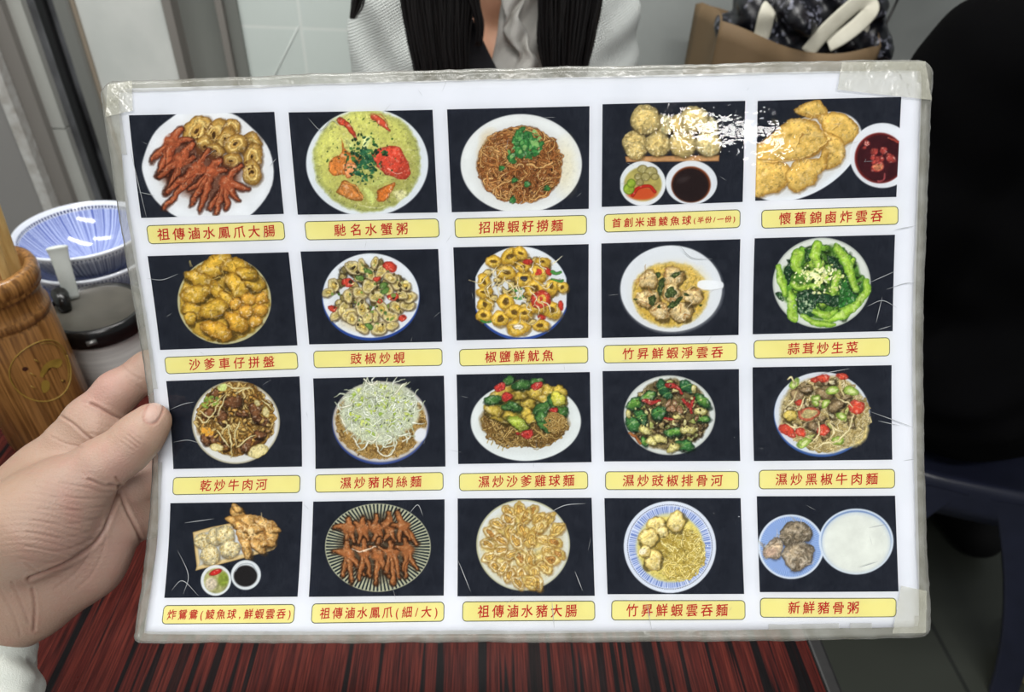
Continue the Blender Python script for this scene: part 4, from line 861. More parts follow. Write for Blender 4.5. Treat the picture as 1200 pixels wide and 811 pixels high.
    def noodles(s, cx, cy, rx, ry, n, ln, w, cols, edge=None, curl=1.0):
        for p in s.inside(cx, cy, rx, ry, n):
            a = s.r.rand()*6.28; P = [p]; st_ = ln/5
            for _ in range(5):
                a += s.r.randn()*.55*curl; q = P[-1]+st_*np.array([math.cos(a), math.sin(a)*.9])
                e = ((q[0]-cx)/rx)**2+((q[1]-cy)/ry)**2
                if e > 1: a += 1.6; q = P[-1]+st_*np.array([math.cos(a), math.sin(a)]); e = ((q[0]-cx)/rx)**2+((q[1]-cy)/ry)**2
                if e > 1.08: break
                P.append(q)
            if len(P) > 1: s.line(P, w*(.7+.6*s.r.rand()), cols[s.r.randint(len(cols))], n=3, soft=3, edge=edge, ew=w*.32)
    def plate(s, cx, cy, rx, ry, col=(228, 234, 240), rim=None, inner=.8, clip=None, ang=0, blue=None):
        if blue: s.ell(cx, cy+10, rx+3, ry+6, blue, ang, clip=clip)
        s.ell(cx, cy, rx, ry, rim or col, ang, clip=clip, soft=6)
        s.ell(cx, cy, rx-9, ry-9, col, ang, clip=clip, soft=10, tex=.03, ts=60)
        s.ell(cx+4, cy+6, rx*inner, ry*inner, tuple(v*.955 for v in col), ang, clip=clip, soft=40); s.warp()
    def chunk(s, x, y, r, col, edge, asp=.7, ang=None, **k):
        s.ell(x+r*.10, y+r*.16, r*1.08, r*asp*1.1, tuple(v*.42 for v in edge), s.r.rand()*180 if ang is None else ang, wob=.12, soft=9, a=.75)
        k.setdefault('tex', .16); k.setdefault('hl', .35); k.setdefault('shade', .2)
        s.ell(x, y, r, r*asp, col, s.r.rand()*180 if ang is None else ang, wob=.14, edge=edge, ew=r*.26, **k)
    def foot(s, wrist, palm, toes, w=54, col=(168, 82, 46), dk=(104, 42, 22), lt=(214, 138, 92)):
        A_ = [(palm, t, w*.72) for t in toes]+[(wrist, palm, w*.62)]
        for a, b, ww in A_: s.line([a, b], [ww*1.25, ww], tuple(v*.55 for v in dk), soft=10, a=.8)
        s.ell(palm[0], palm[1], w*.72, w*.60, col, edge=dk, ew=12, tex=.2, soft=8, shade=.2)
        for a, b, ww in A_:
            m = ((a[0]+b[0])/2+s.r.randn()*5, (a[1]+b[1])/2+s.r.randn()*5); s.line([a, m, b], [ww, ww*.9, ww*.5] if a is palm else [ww*.8, ww*1.1, ww*1.35], col, edge=dk, ew=ww*.26, tex=.22, ts=22)
            s.line([(a[0]-3, a[1]-3), (m[0]-4, m[1]-4), (b[0]-2, b[1]-6)], [ww*.16, ww*.2, ww*.08], lt, soft=8, a=.55)
        s.ell(palm[0], palm[1]+w*.1, w*.74, w*.62, col, tex=.2, soft=20); s.ell(palm[0]-6, palm[1]-8, w*.26, w*.16, lt, soft=12, a=.5)
def d00(p):
    p.poly([(310, 95), (560, 95), (690, 170), (795, 300), (806, 480), (690, 640), (560, 665), (340, 665), (190, 560), (126, 420), (130, 330), (190, 195)], (228, 232, 236), 5, tex=.03, ts=80, soft=8)
    p.ell(470, 390, 290, 225, (214, 217, 218), soft=60, a=.7); p.warp(11)
    Y, D, T = (196, 160, 76), (122, 84, 30), (226, 200, 120)
    for x, y, rx, ry, a in [(400, 190, 92, 58, -48), (500, 215, 60, 95, 25), (450, 270, 50, 60, 10), (590, 180, 46, 46, 0), (560, 235, 44, 70, 30), (690, 265, 56, 66, 10), (705, 330, 50, 80, 0), (612, 262, 70, 52, -30), (500, 300, 46, 50, 0), (590, 350, 58, 44, -20), (700, 410, 52, 66, -12)]:
        p.ell(x+4, y+8, rx+5, ry+5, (70, 46, 22), a, soft=12, a=.6); p.ell(x, y, rx, ry, Y, a, wob=.06, edge=D, ew=18, tex=.2, ts=24, hl=.4, shade=.15)
        for q in (.66, .4): p.ell(x, y, rx*q, ry*q, T if q > .5 else (186, 148, 72), a, edge=(158, 118, 50), ew=7, soft=9, tex=.2)
        p.ell(x, y, rx*.16, ry*.14, (64, 40, 14), a)
    for x, y in ((395, 215), (470, 180), (690, 385)): p.specks(x, y, 30, 40, 7, 6, [(108, 70, 26), (88, 52, 20)])
    p.poly([(300, 250), (400, 260), (560, 350), (640, 420), (560, 560), (430, 560), (330, 520), (220, 430)], (92, 46, 26), 4, soft=40, a=.85)
    for f in [((322, 182), (272, 252), [(168, 350), (204, 428), (252, 420), (382, 244)]), ((388, 262), (318, 342), [(210, 430), (238, 522), (292, 470), (392, 330)]), ((470, 292), (412, 382), [(246, 512), (238, 596), (300, 470), (452, 420)]), ((528, 345), (486, 408), [(366, 500), (376, 584), (428, 616), (560, 400)]), ((640, 372), (568, 462), [(474, 602), (502, 632), (556, 606), (620, 560), (676, 500)])]: p.foot(*f)
def d01(p):
    p.plate(452, 362, 322, 284, (226, 233, 240), inner=.93); p.ell(452, 352, 284, 268, (150, 156, 84), soft=16); p.ell(450, 346, 272, 256, (184, 186, 96), soft=40, tex=.07, ts=60, shade=.12)
    p.ell(360, 250, 120, 90, (198, 198, 112), soft=90, a=.6)
    p.line([(312, 142), (350, 170), (392, 236)], [44, 36, 16], (196, 66, 44), edge=(120, 40, 26), ew=10, tex=.2, hl=.4); p.line([(482, 112), (520, 140), (566, 190)], [26, 40, 14], (202, 74, 50), edge=(130, 50, 30), ew=9, hl=.5); p.line([(470, 105), (530, 108), (560, 160)], 9, (172, 120, 60), a=.8)
    p.poly([(305, 232), (322, 300), (262, 340), (248, 390), (262, 420), (330, 425), (380, 405), (425, 365), (400, 320), (350, 305)], (210, 126, 52), 4, edge=(160, 84, 30), ew=14, tex=.25, ts=30, hl=.35); p.poly([(325, 400), (345, 360), (400, 370), (390, 420), (350, 440)], (226, 150, 92), 3, edge=(150, 74, 34), ew=9, tex=.2, hl=.3)
    p.poly([(290, 520), (330, 450), (380, 480), (435, 560), (360, 560)], (196, 124, 56), 4, edge=(120, 74, 26), ew=12, tex=.3, ts=20, hl=.3); p.line([(335, 462), (400, 490), (430, 556)], 12, (208, 150, 70), edge=(140, 70, 30), ew=4)
    p.poly([(500, 555), (520, 500), (598, 470), (580, 520), (540, 568)], (212, 116, 40), 4, edge=(130, 66, 24), ew=10, tex=.2, hl=.5); p.poly([(590, 520), (640, 500), (660, 530), (620, 560)], (206, 204, 150), 3, soft=14, tex=.1)
    p.poly([(470, 305), (520, 275), (610, 270), (652, 318), (684, 405), (640, 452), (575, 430), (500, 380)], (208, 68, 46), 5, edge=(150, 46, 30), ew=18, tex=.10, shade=.14, hl=.15); p.line([(560, 385), (610, 415), (640, 408)], 5, (240, 200, 180), a=.7)
    p.poly([(425, 230), (465, 228), (450, 300), (430, 290)], (214, 222, 150), 3, soft=10, tex=.15); p.poly([(330, 240), (380, 262), (360, 290)], (204, 212, 130), 3, soft=12); p.line([(440, 500), (470, 540), (480, 580)], [20, 40, 10], (196, 206, 116), soft=12); p.line([(560, 440), (500, 470), (470, 480)], [30, 26, 10], (190, 202, 110), soft=14, a=.8)
    p.specks(440, 340, 120, 120, 120, 8, [(46, 92, 52), (30, 72, 44), (70, 120, 56), (24, 56, 36)], pw=.8); p.specks(440, 370, 50, 90, 70, 9, [(40, 100, 66), (28, 78, 56), (58, 122, 70)]); p.specks(420, 300, 200, 180, 40, 5, [(40, 70, 34), (60, 96, 44)])
    p.line([(398, 578), (470, 598), (540, 590)], 4, (230, 230, 190), a=.6)
def d02(p):
    p.plate(432, 368, 320, 262, (226, 230, 230), inner=.86); p.ell(660, 380, 60, 130, (222, 206, 150), soft=60, a=.35)
    p.ell(425, 372, 222, 205, (104, 64, 30), wob=.04, soft=12); p.ell(270, 330, 60, 120, (196, 160, 84), soft=50, a=.5)
    p.noodles(425, 370, 226, 206, 330, 150, 9, [(190, 128, 66), (160, 98, 46), (206, 152, 84), (136, 78, 36), (216, 170, 100)], edge=(84, 48, 20), curl=1.3)
    p.specks(430, 390, 180, 150, 40, 5, [(70, 38, 18), (50, 28, 14)])
    for x, y, r in [(440, 185, 18), (425, 215, 34), (470, 225, 30), (400, 245, 28), (450, 262, 38), (500, 262, 30), (535, 262, 18), (420, 300, 34), (378, 322, 26), (505, 302, 22), (470, 305, 26), (385, 345, 22), (395, 455, 20), (465, 475, 20), (565, 500, 18), (392, 562, 20), (330, 390, 14)]: p.ell(x, y, r, r*.8, (58, 132, 62), p.r.rand()*180, wob=.15, edge=(30, 84, 40), ew=9, tex=.3, ts=16, hl=.3)
    p.specks(450, 265, 100, 80, 46, 9, [(96, 164, 84), (40, 104, 50), (130, 180, 100), (52, 120, 60)])
def ball(p, x, y, r, col=(208, 188, 122)):
    p.ell(x+4, y+8, r*1.04, r*1.0, (92, 72, 36), soft=12, a=.7); p.ell(x, y, r, r*.98, col, wob=.05, edge=tuple(v*.66 for v in col), ew=r*.42, tex=.2, ts=14, shade=.16)
    p.specks(x, y, r*.92, r*.92, 46, 5.5, [(228, 214, 160), (190, 164, 96), (216, 198, 136), (168, 140, 78)], a=.8)
def d03(p):
    p.poly([(192, 372), (690, 366), (688, 398), (198, 402)], (196, 152, 104), edge=(140, 96, 56), ew=7, tex=.1, soft=4)
    p.warp(7)
    for x, y, r, c in [(398, 205, 52, (180, 176, 128)), (636, 215, 48, (186, 188, 146)), (480, 205, 54, None), (245, 300, 66, None), (300, 178, 78, None), (556, 175, 72, (218, 200, 134)), (248, 340, 50, None), (362, 306, 66, None), (494, 306, 72, None), (630, 304, 68, (214, 200, 142))]: ball(p, x, y, r, c or (208, 186, 116))
    p.warp(0); p.ell(285, 517, 122, 120, (222, 228, 233), clip=lambda x, y: 166-x); p.ell(286, 520, 100, 92, (176, 166, 96), soft=10, clip=lambda x, y: 186-x, tex=.15, ts=30)
    p.ell(280, 570, 78, 34, (196, 86, 46), soft=12); p.line([(232, 580), (262, 540), (320, 530), (350, 560)], 18, (188, 48, 36), edge=(130, 30, 24), ew=6, hl=.3)
    for x, y, r in [(212, 545, 30), (225, 515, 24)]: p.ell(x, y, r, r, (150, 176, 62), edge=(92, 120, 36), ew=9, tex=.2)
    for x, y, r in [(285, 440, 28), (330, 455, 34), (262, 480, 22), (300, 480, 26), (270, 510, 22), (350, 480, 22)]: p.ell(x, y, r, r*.85, (168, 160, 106), edge=(112, 104, 60), ew=9, tex=.15, hl=.4)
    p.ell(542, 512, 136, 118, (222, 228, 234)); p.ell(540, 522, 104, 97, (128, 62, 30), soft=8); p.ell(538, 525, 97, 91, (38, 27, 27), soft=12, tex=.1); p.ell(500, 495, 30, 14, (70, 60, 60), -20, soft=20, a=.6)
def d04(p):
    p.ell(330, 400, 330, 190, (228, 234, 240), -32, soft=6); p.ell(330, 400, 300, 165, (212, 216, 218), -32, soft=30); p.warp(12)
    c1, e1 = (212, 178, 88), (156, 116, 44)
    for pts in [[(262, 150), (345, 108), (420, 112), (450, 165), (400, 200), (300, 180)], [(380, 180), (470, 160), (560, 185), (618, 250), (590, 310), (520, 335), (430, 260)], [(420, 250), (520, 300), (540, 400), (470, 455), (420, 430)], [(60, 345), (130, 290), (250, 205), (370, 210), (440, 290), (430, 350), (330, 405), (200, 418), (60, 430)], [(60, 400), (180, 420), (250, 470), (220, 560), (140, 598), (60, 604)], [(225, 480), (300, 415), (400, 400), (445, 350), (442, 430), (390, 520), (300, 582), (240, 560)]]:
        p.poly([(x+5, y+9) for x, y in pts], (104, 74, 30), 5, soft=14, a=.6); p.poly(pts, c1, 5, edge=e1, ew=22, tex=.14, ts=40, shade=.14, hl=.15)
    for a in [[(285, 330), (310, 285), (330, 280)], [(120, 430), (280, 418), (400, 360), (450, 310)], [(330, 440), (350, 420), (365, 450)], [(190, 440), (200, 470)], [(420, 265), (470, 300), (440, 320)], [(350, 210), (370, 190), (340, 170)], [(480, 250), (510, 230)]]: p.line(a, [3, 8, 3], (142, 100, 40), soft=6, a=.8); p.line([(x-4, y-6) for x, y in a], 5, (236, 210, 134), soft=7, a=.7)
    for q in p.inside(300, 340, 260, 170, 26): p.ell(q[0], q[1], 16, 10, (230, 204, 126), p.r.rand()*180, soft=14, a=.25)
    p.warp(0); p.ell(738, 392, 174, 172, (224, 229, 235), soft=6); p.ell(724, 405, 134, 134, (128, 40, 36), soft=8); p.ell(726, 406, 126, 127, (62, 24, 30), soft=16, tex=.2, ts=40)
    p.warp(7)
    for x, y, r in [(652, 326, 20), (694, 376, 24), (744, 370, 25), (786, 408, 30), (706, 420, 26), (716, 452, 34), (690, 400, 16), (735, 410, 16), (640, 350, 14)]: p.ell(x, y, r, r*.85, (172, 62, 54), p.r.rand()*180, wob=.15, edge=(104, 30, 32), ew=8, tex=.35, ts=16, hl=.5)
    p.ell(716, 452, 24, 18, (206, 128, 88), tex=.4, ts=12, soft=8); p.line([(750, 490), (740, 520), (712, 526)], 8, (150, 60, 64)); p.line([(770, 300), (820, 320)], 12, (150, 56, 44))
def d10(p):
    p.ell(487, 343, 262, 245, (196, 192, 150)); p.warp(10); p.ell(487, 342, 252, 236, (150, 122, 40), soft=8); p.ell(486, 340, 246, 230, (184, 148, 48), soft=10, tex=.15, ts=50)
    Y, E = (204, 166, 52), (138, 100, 22)
    for x, y, r, a, an in [(430, 150, 92, .62, -30), (560, 160, 100, .5, 18), (340, 220, 80, .5, 15), (330, 300, 86, .55, -20), (450, 290, 72, .5, 55), (560, 260, 84, .6, 40), (655, 240, 62, .7, 20), (500, 330, 60, .5, 50), (320, 400, 76, .6, 25), (425, 385, 84, .62, -20), (300, 440, 44, .7, 80), (610, 190, 60, .5, 20)]: p.chunk(x, y, r, Y, E, a, an, ts=22)
    for x, y, r, an in [(450, 505, 92, 18), (555, 460, 84, 38)]: p.chunk(x, y, r, (214, 168, 50), (150, 104, 24), .52, an, tex=.08)
    for x, y in [(550, 356), (622, 333), (694, 328), (608, 402), (688, 397), (662, 458)]: p.ell(x+4, y+7, 39, 37, (92, 66, 18), soft=9, a=.8); p.ell(x, y, 37, 35, (216, 168, 58), edge=(160, 110, 28), ew=16, shade=.2, tex=.05, hl=.5)
    for q in p.inside(440, 270, 190, 170, 26): p.line([q, q+p.r.randn(2)*18, q+p.r.randn(2)*30], [3, 6, 2], (236, 210, 120) if p.r.rand() > .5 else (120, 86, 22), soft=5, a=.65)
def d11(p):
    p.plate(450, 316, 270, 236, (228, 234, 240), blue=(44, 74, 150), inner=.86); p.ell(440, 470, 130, 40, (196, 164, 90), soft=50, a=.6)
    for q in p.inside(445, 300, 215, 180, 60): p.chunk(q[0], q[1], 26, [(150, 132, 78), (120, 108, 60), (176, 158, 92)][p.r.randint(3)], (74, 62, 32), .7)
    cl = [(240, 262, 44), (210, 300, 34), (260, 420, 42), (300, 390, 46), (330, 420, 50), (345, 440, 40), (385, 300, 46), (440, 258, 50), (480, 320, 50), (400, 380, 56), (512, 388, 50), (595, 380, 44), (655, 368, 46), (665, 320, 44), (500, 500, 52), (400, 490, 44), (590, 240, 48), (640, 260, 38), (350, 160, 50), (400, 150, 40), (440, 190, 40), (510, 180, 46), (560, 215, 40), (470, 430, 36), (560, 430, 44), (570, 480, 36), (320, 320, 40), (540, 280, 40), (620, 310, 36), (430, 440, 38), (470, 130, 34)]
    for x, y, r in cl:
        a = p.r.rand()*180; p.ell(x+3, y+6, r*1.05, r*.76, (60, 48, 26), a, soft=9, a=.7); p.ell(x, y, r, r*.7, (220, 210, 166), a, edge=(134, 114, 70), ew=9, tex=.12)
        p.ell(x, y, r*.74, r*.46, (190, 172, 98), a, soft=7, tex=.3, ts=12, hl=.3)
        if p.r.rand() > .4: p.ell(x+3, y, r*.40, r*.26, (212, 184, 84), a, edge=(128, 98, 40), ew=5, tex=.3, ts=9)
    for x, y, r, a in [(322, 242, 36, 20), (556, 152, 40, 30), (480, 218, 24, 0), (575, 322, 32, 0), (628, 440, 26, 0), (235, 382, 24, 0), (500, 345, 20, 0)]: p.ell(x, y, r, r*.72, (206, 62, 44), a, edge=(140, 34, 26), ew=9, tex=.14, hl=.3)
    p.specks(450, 310, 220, 180, 90, 8, [(74, 110, 46), (118, 146, 66), (56, 46, 28), (92, 78, 40), (226, 214, 150)]); 
    for x, y in [(390, 220), (430, 175), (520, 262), (440, 490), (530, 290)]: p.ell(x, y, 26, 15, (96, 136, 60), p.r.rand()*180, edge=(54, 86, 34), ew=6)
def ring(p, x, y, r, a=0, asp=.8, col=(220, 184, 60), hole=(90, 70, 30)):
    p.ell(x+5, y+9, r*1.06, r*asp*1.06, (104, 78, 24), a, wob=.06, soft=10, a=.7); p.ell(x, y, r, r*asp, col, a, wob=.08, edge=(166, 124, 28), ew=r*.3, tex=.12, ts=22, shade=.15, hl=.25); p.ell(x, y, r*.42, r*asp*.36, hole, a, wob=.1, edge=(150, 108, 26), ew=6)
def d12(p):
    cl = lambda x, y: np.maximum(202-x, x-710)
    p.plate(455, 320, 268, 254, (228, 234, 240), blue=(48, 76, 150), clip=cl, inner=.88)
    for q in p.inside(455, 310, 215, 200, 50): p.chunk(q[0], q[1], 26, [(196, 166, 70), (160, 132, 60), (204, 184, 110)][p.r.randint(3)], (100, 78, 28), .7)
    for x, y, r, a, s_ in [(400, 120, 62, -15, .7), (455, 100, 44, 30, .7), (300, 145, 46, 0, .75), (375, 210, 54, 10, .75), (470, 238, 52, -20, .85), (470, 175, 40, 0, .7), (552, 208, 52, 60, .85), (580, 150, 44, 0, .6), (535, 295, 58, 20, .8), (250, 260, 50, 60, .7), (255, 385, 44, 90, 1.1), (245, 450, 48, 0, .8), (340, 470, 46, 75, 1.0), (370, 372, 52, 70, .9), (420, 430, 56, 10, .8), (480, 436, 46, 0, .8), (630, 420, 56, 40, .85), (550, 400, 48, 0, .8), (440, 515, 66, 0, .72), (565, 505, 46, 0, .75), (630, 290, 46, 80, .8), (250, 320, 50, -10, .6), (690, 290, 34, 90, .9)]: ring(p, x, y, r, a, s_, hole=(232, 232, 226) if (x, y) == (440, 515) else (96, 74, 30))
    p.ell(552, 210, 16, 20, (196, 60, 44)); p.ell(468, 240, 18, 12, (50, 54, 64))
    for x, y, r in [(566, 360, 54)]: p.ell(x, y, r, r*1.02, (200, 64, 46), 20, edge=(140, 34, 26), ew=14, hl=.4); p.ell(x+4, y-4, r*.5, r*.5, (216, 180, 70), tex=.2); p.ell(x+2, y-10, 10, 14, (190, 58, 42))
    for x, y, a in [(605, 200, 60), (680, 395, 70), (498, 150, 0), (575, 460, 20)]: p.ell(x, y, 28, 15, (196, 52, 40), a, edge=(130, 30, 24), ew=7)
    for x, y, a in [(650, 208, 10), (262, 488, -15), (445, 345, 120), (660, 250, 90), (430, 305, 30)]: p.line([(x-30, y-4), (x, y+6), (x+28, y-2)], 13, (70, 142, 60), edge=(40, 94, 36), ew=4)
    for _ in range(34):
        q = p.inside(455, 300, 240, 190, 1)[0]; a = p.r.rand()*6.28; L = 55+50*p.r.rand(); p.line([q, q+[L*.5*math.cos(a), L*.5*math.sin(a)+6], q+[L*math.cos(a+.5), L*math.sin(a+.5)]], [7, 8, 4], [(226, 216, 176), (212, 196, 140), (232, 226, 200)][p.r.randint(3)], edge=(150, 130, 76), ew=2.5)
    p.line([(640, 160), (665, 135), (684, 120)], [8, 6, 3], (226, 220, 190))
def d13(p):
    p.plate(462, 325, 284, 241, (226, 231, 236), inner=.97); p.ell(458, 356, 214, 184, (190, 176, 120), soft=14); p.ell(456, 358, 205, 175, (204, 170, 66), soft=26, tex=.05, ts=50); p.ell(480, 300, 170, 110, (212, 184, 96), soft=70, a=.5)
    W_, E = (206, 184, 130), (142, 112, 58)
    for x, y, r in [(335, 270, 58), (472, 255, 66), (330, 380, 62), (465, 345, 58), (400, 450, 60), (520, 450, 66), (580, 365, 58)]:
        p.chunk(x, y, r, W_, E, .82, ts=18, tex=.25)
        for _ in range(12): q = p.inside(x, y, r*.8, r*.7, 1)[0]; p.line([q, q+p.r.randn(2)*16, q+p.r.randn(2)*26], [4, 8, 3], [(230, 216, 176), (150, 112, 60), (214, 188, 130), (176, 124, 66)][p.r.randint(4)], soft=5, a=.8)
    for x, y, rx, ry, a in [(405, 310, 16, 46, 10), (485, 240, 34, 12, -20), (465, 345, 34, 26, 0), (480, 410, 44, 18, -30), (355, 390, 22, 26, 0), (545, 350, 14, 12, 0), (505, 390, 26, 10, -40), (265, 380, 10, 8, 0), (392, 425, 12, 10, 0), (628, 420, 8, 8, 0), (390, 250, 12, 16, 0)]: p.ell(x, y, rx, ry, (66, 84, 40), a, wob=.2, edge=(34, 50, 24), ew=8, tex=.4, ts=12)
    p.warp(0); p.poly([(612, 285), (640, 275), (735, 282), (755, 300), (748, 322), (725, 328), (650, 330), (610, 312)], (230, 234, 238), 3, soft=6); p.line([(620, 330), (690, 332), (745, 322)], 4, (180, 182, 184), a=.7)
def d14(p):
    p.plate(445, 318, 274, 253, (222, 226, 222), rim=(190, 196, 190), inner=.9)
    G, D, Lg, Y = (116, 168, 44), (28, 62, 36), (156, 196, 58), (186, 210, 90)
    p.ell(450, 320, 225, 215, (70, 116, 36), wob=.05, soft=20, tex=.3, ts=40)
    for q in p.inside(450, 320, 220, 205, 60): p.chunk(q[0], q[1], 34, [G, (86, 140, 40), (60, 112, 42), Lg][p.r.randint(4)], (44, 86, 28), .6, ts=16)
    for pts, c in [([(470, 160), (520, 170), (580, 270), (540, 260), (490, 210)], D), ([(250, 185), (275, 190), (280, 260), (255, 330), (235, 260)], D), ([(300, 380), (360, 350), (480, 380), (560, 400), (520, 450), (420, 430), (400, 500), (320, 490)], (30, 66, 40)), ([(560, 300), (600, 300), (640, 390), (600, 450), (540, 450), (545, 360)], (44, 112, 44)), ([(350, 130), (390, 120), (385, 190), (350, 200)], (40, 84, 36)), ([(185, 365), (215, 370), (235, 410), (205, 412)], (36, 74, 40)), ([(540, 270), (580, 290), (620, 380), (645, 370), (600, 270)], (36, 80, 34))]: p.poly(pts, c, 4, edge=tuple(v*.7 for v in c), ew=14, tex=.5, ts=14, hl=.4)
    for a, w in [([(530, 120), (590, 220), (640, 360)], [50, 56, 26]), ([(420, 110), (410, 160), (420, 220)], [60, 66, 40]), ([(310, 160), (300, 220), (330, 260)], [70, 60, 30]), ([(205, 230), (220, 310), (240, 380)], [34, 44, 30]), ([(690, 310), (690, 370), (600, 470), (470, 530)], [40, 48, 50, 40]), ([(270, 370), (275, 440), (285, 510)], [30, 52, 60]), ([(540, 260), (525, 310), (510, 370)], [36, 44, 40]), ([(400, 470), (470, 500), (530, 470)], [30, 50, 20]), ([(340, 500), (420, 545), (520, 550)], [30, 40, 20]), ([(290, 320), (330, 340), (420, 330)], [40, 30, 26])]:
        p.line(a, w, Lg, edge=(96, 146, 40), ew=14, tex=.14, ts=26, hl=.3); p.line([(x-6, y-3) for x, y in a], 6, (196, 220, 120), soft=9, a=.6)
    for _ in range(26): q = p.inside(400, 260, 110, 60, 1)[0]; p.line([(360, 270), q], 5, (150, 190, 80), soft=5, a=.5)
    p.specks(430, 290, 150, 90, 110, 7, [(224, 226, 160), (204, 210, 124), (232, 232, 190)], pw=.7); p.specks(430, 270, 40, 36, 26, 11, [(230, 232, 186), (216, 216, 150)]); p.specks(340, 440, 60, 50, 40, 5, [(180, 200, 160), (120, 150, 110)])
def stir(p, cx, cy, rx, ry, base, strands, n=220, w=11, ed=(86, 60, 22)):
    p.ell(cx, cy, rx, ry, base, wob=.05, soft=14, tex=.3, ts=30); p.noodles(cx, cy, rx, ry, n, 150, w, strands, edge=ed, curl=1.0)
def d20(p):
    p.plate(484, 330, 262, 246, (226, 228, 226), rim=(180, 174, 150), inner=.9)
    stir(p, 480, 310, 232, 215, (122, 88, 36), [(176, 136, 62), (150, 110, 44), (198, 164, 86), (112, 78, 30), (206, 180, 110)], 230, 14)
    for x, y, r, a in [(465, 210, 62, -20), (380, 160, 46, 20), (320, 275, 44, -30), (400, 300, 50, 80), (600, 270, 56, 70), (640, 320, 40, 20), (520, 280, 40, 10), (570, 450, 66, -35), (620, 400, 50, -30), (360, 430, 60, 20), (420, 480, 34, 0), (300, 430, 40, 60)]: p.chunk(x, y, r, (122, 78, 46), (64, 36, 18), .62, a, ts=18, tex=.3)
    for q in p.inside(480, 320, 210, 190, 50): p.chunk(q[0], q[1], 17, [(186, 140, 60), (206, 170, 90), (150, 102, 46)][p.r.randint(3)], (92, 60, 20), .55)
    for a in [[(415, 105), (480, 130), (560, 120)], [(430, 165), (400, 230), (360, 320)], [(430, 330), (455, 430), (465, 540)], [(370, 380), (420, 440), (445, 480)], [(250, 290), (300, 330), (350, 270)], [(500, 330), (480, 400), (490, 470)], [(330, 230), (370, 210), (420, 160)], [(400, 390), (440, 340), (460, 380)], [(480, 160), (540, 130), (590, 130)], [(270, 260), (330, 300), (390, 210)], [(500, 470), (560, 420), (600, 400)], [(640, 200), (680, 230), (700, 250)]]: p.line(a, [8, 12, 5], (222, 212, 160), edge=(150, 130, 70), ew=4)
    for x, y, r, a in [(665, 270, 34, 70), (610, 220, 26, 70), (620, 500, 60, -20), (370, 480, 40, 10)]: p.ell(x, y, r, r*.6, (214, 202, 142), a, edge=(150, 130, 60), ew=7, hl=.4)
    p.specks(330, 210, 60, 40, 20, 10, [(150, 176, 70), (120, 150, 56)]); p.specks(320, 380, 30, 30, 8, 12, [(220, 160, 50)]); p.ell(405, 120, 24, 18, (190, 206, 120), tex=.2)
def d21(p):
    p.plate(484, 325, 284, 240, (218, 222, 228), blue=(44, 64, 130), rim=(170, 160, 150), inner=.95); p.ell(484, 330, 268, 220, (160, 128, 66), soft=14, tex=.2, ts=20)
    p.noodles(484, 335, 268, 218, 330, 60, 7, [(180, 146, 80), (142, 108, 50), (200, 168, 100), (116, 84, 36)], edge=(88, 62, 26), curl=1.6); p.warp(0); p.ell(720, 405, 34, 44, (222, 226, 232), 30, soft=10); p.warp()
    p.ell(480, 270, 232, 180, (186, 192, 170), wob=.07, soft=20, tex=.2, ts=30)
    for _ in range(46): q = p.inside(480, 260, 190, 150, 1)[0]; p.ell(q[0], q[1], 26, 14, [(176, 196, 80), (196, 206, 110), (140, 170, 60)][p.r.randint(3)], p.r.rand()*180, soft=12, tex=.2)
    for _ in range(190):
        q = p.inside(480, 265, 225, 175, 1)[0]; a = p.r.rand()*6.28; L = 60+70*p.r.rand(); b = p.r.randn()*.7; p.line([q, q+[L*.5*math.cos(a), L*.5*math.sin(a)], q+[L*math.cos(a+b), L*.9*math.sin(a+b)]], [9, 11, 5], [(226, 230, 220), (212, 218, 200), (232, 234, 230), (200, 208, 176), (220, 224, 190)][p.r.randint(5)], edge=(140, 150, 120), ew=4, a=.95)
    p.specks(480, 270, 200, 150, 70, 6, [(110, 120, 92), (160, 190, 60), (90, 100, 80), (186, 200, 60)])
    for a in [[(330, 420), (345, 460), (362, 488)], [(460, 450), (480, 510), (530, 525), (570, 480), (550, 400)], [(620, 440), (660, 420), (650, 380)], [(400, 440), (440, 450), (480, 400)], [(390, 75), (430, 100), (470, 90)], [(560, 180), (610, 120), (640, 95)], [(230, 240), (280, 240), (330, 200)], [(250, 300), (270, 340), (290, 400)]]: p.line(a, [9, 12, 7], (228, 228, 214), edge=(150, 146, 116), ew=4)
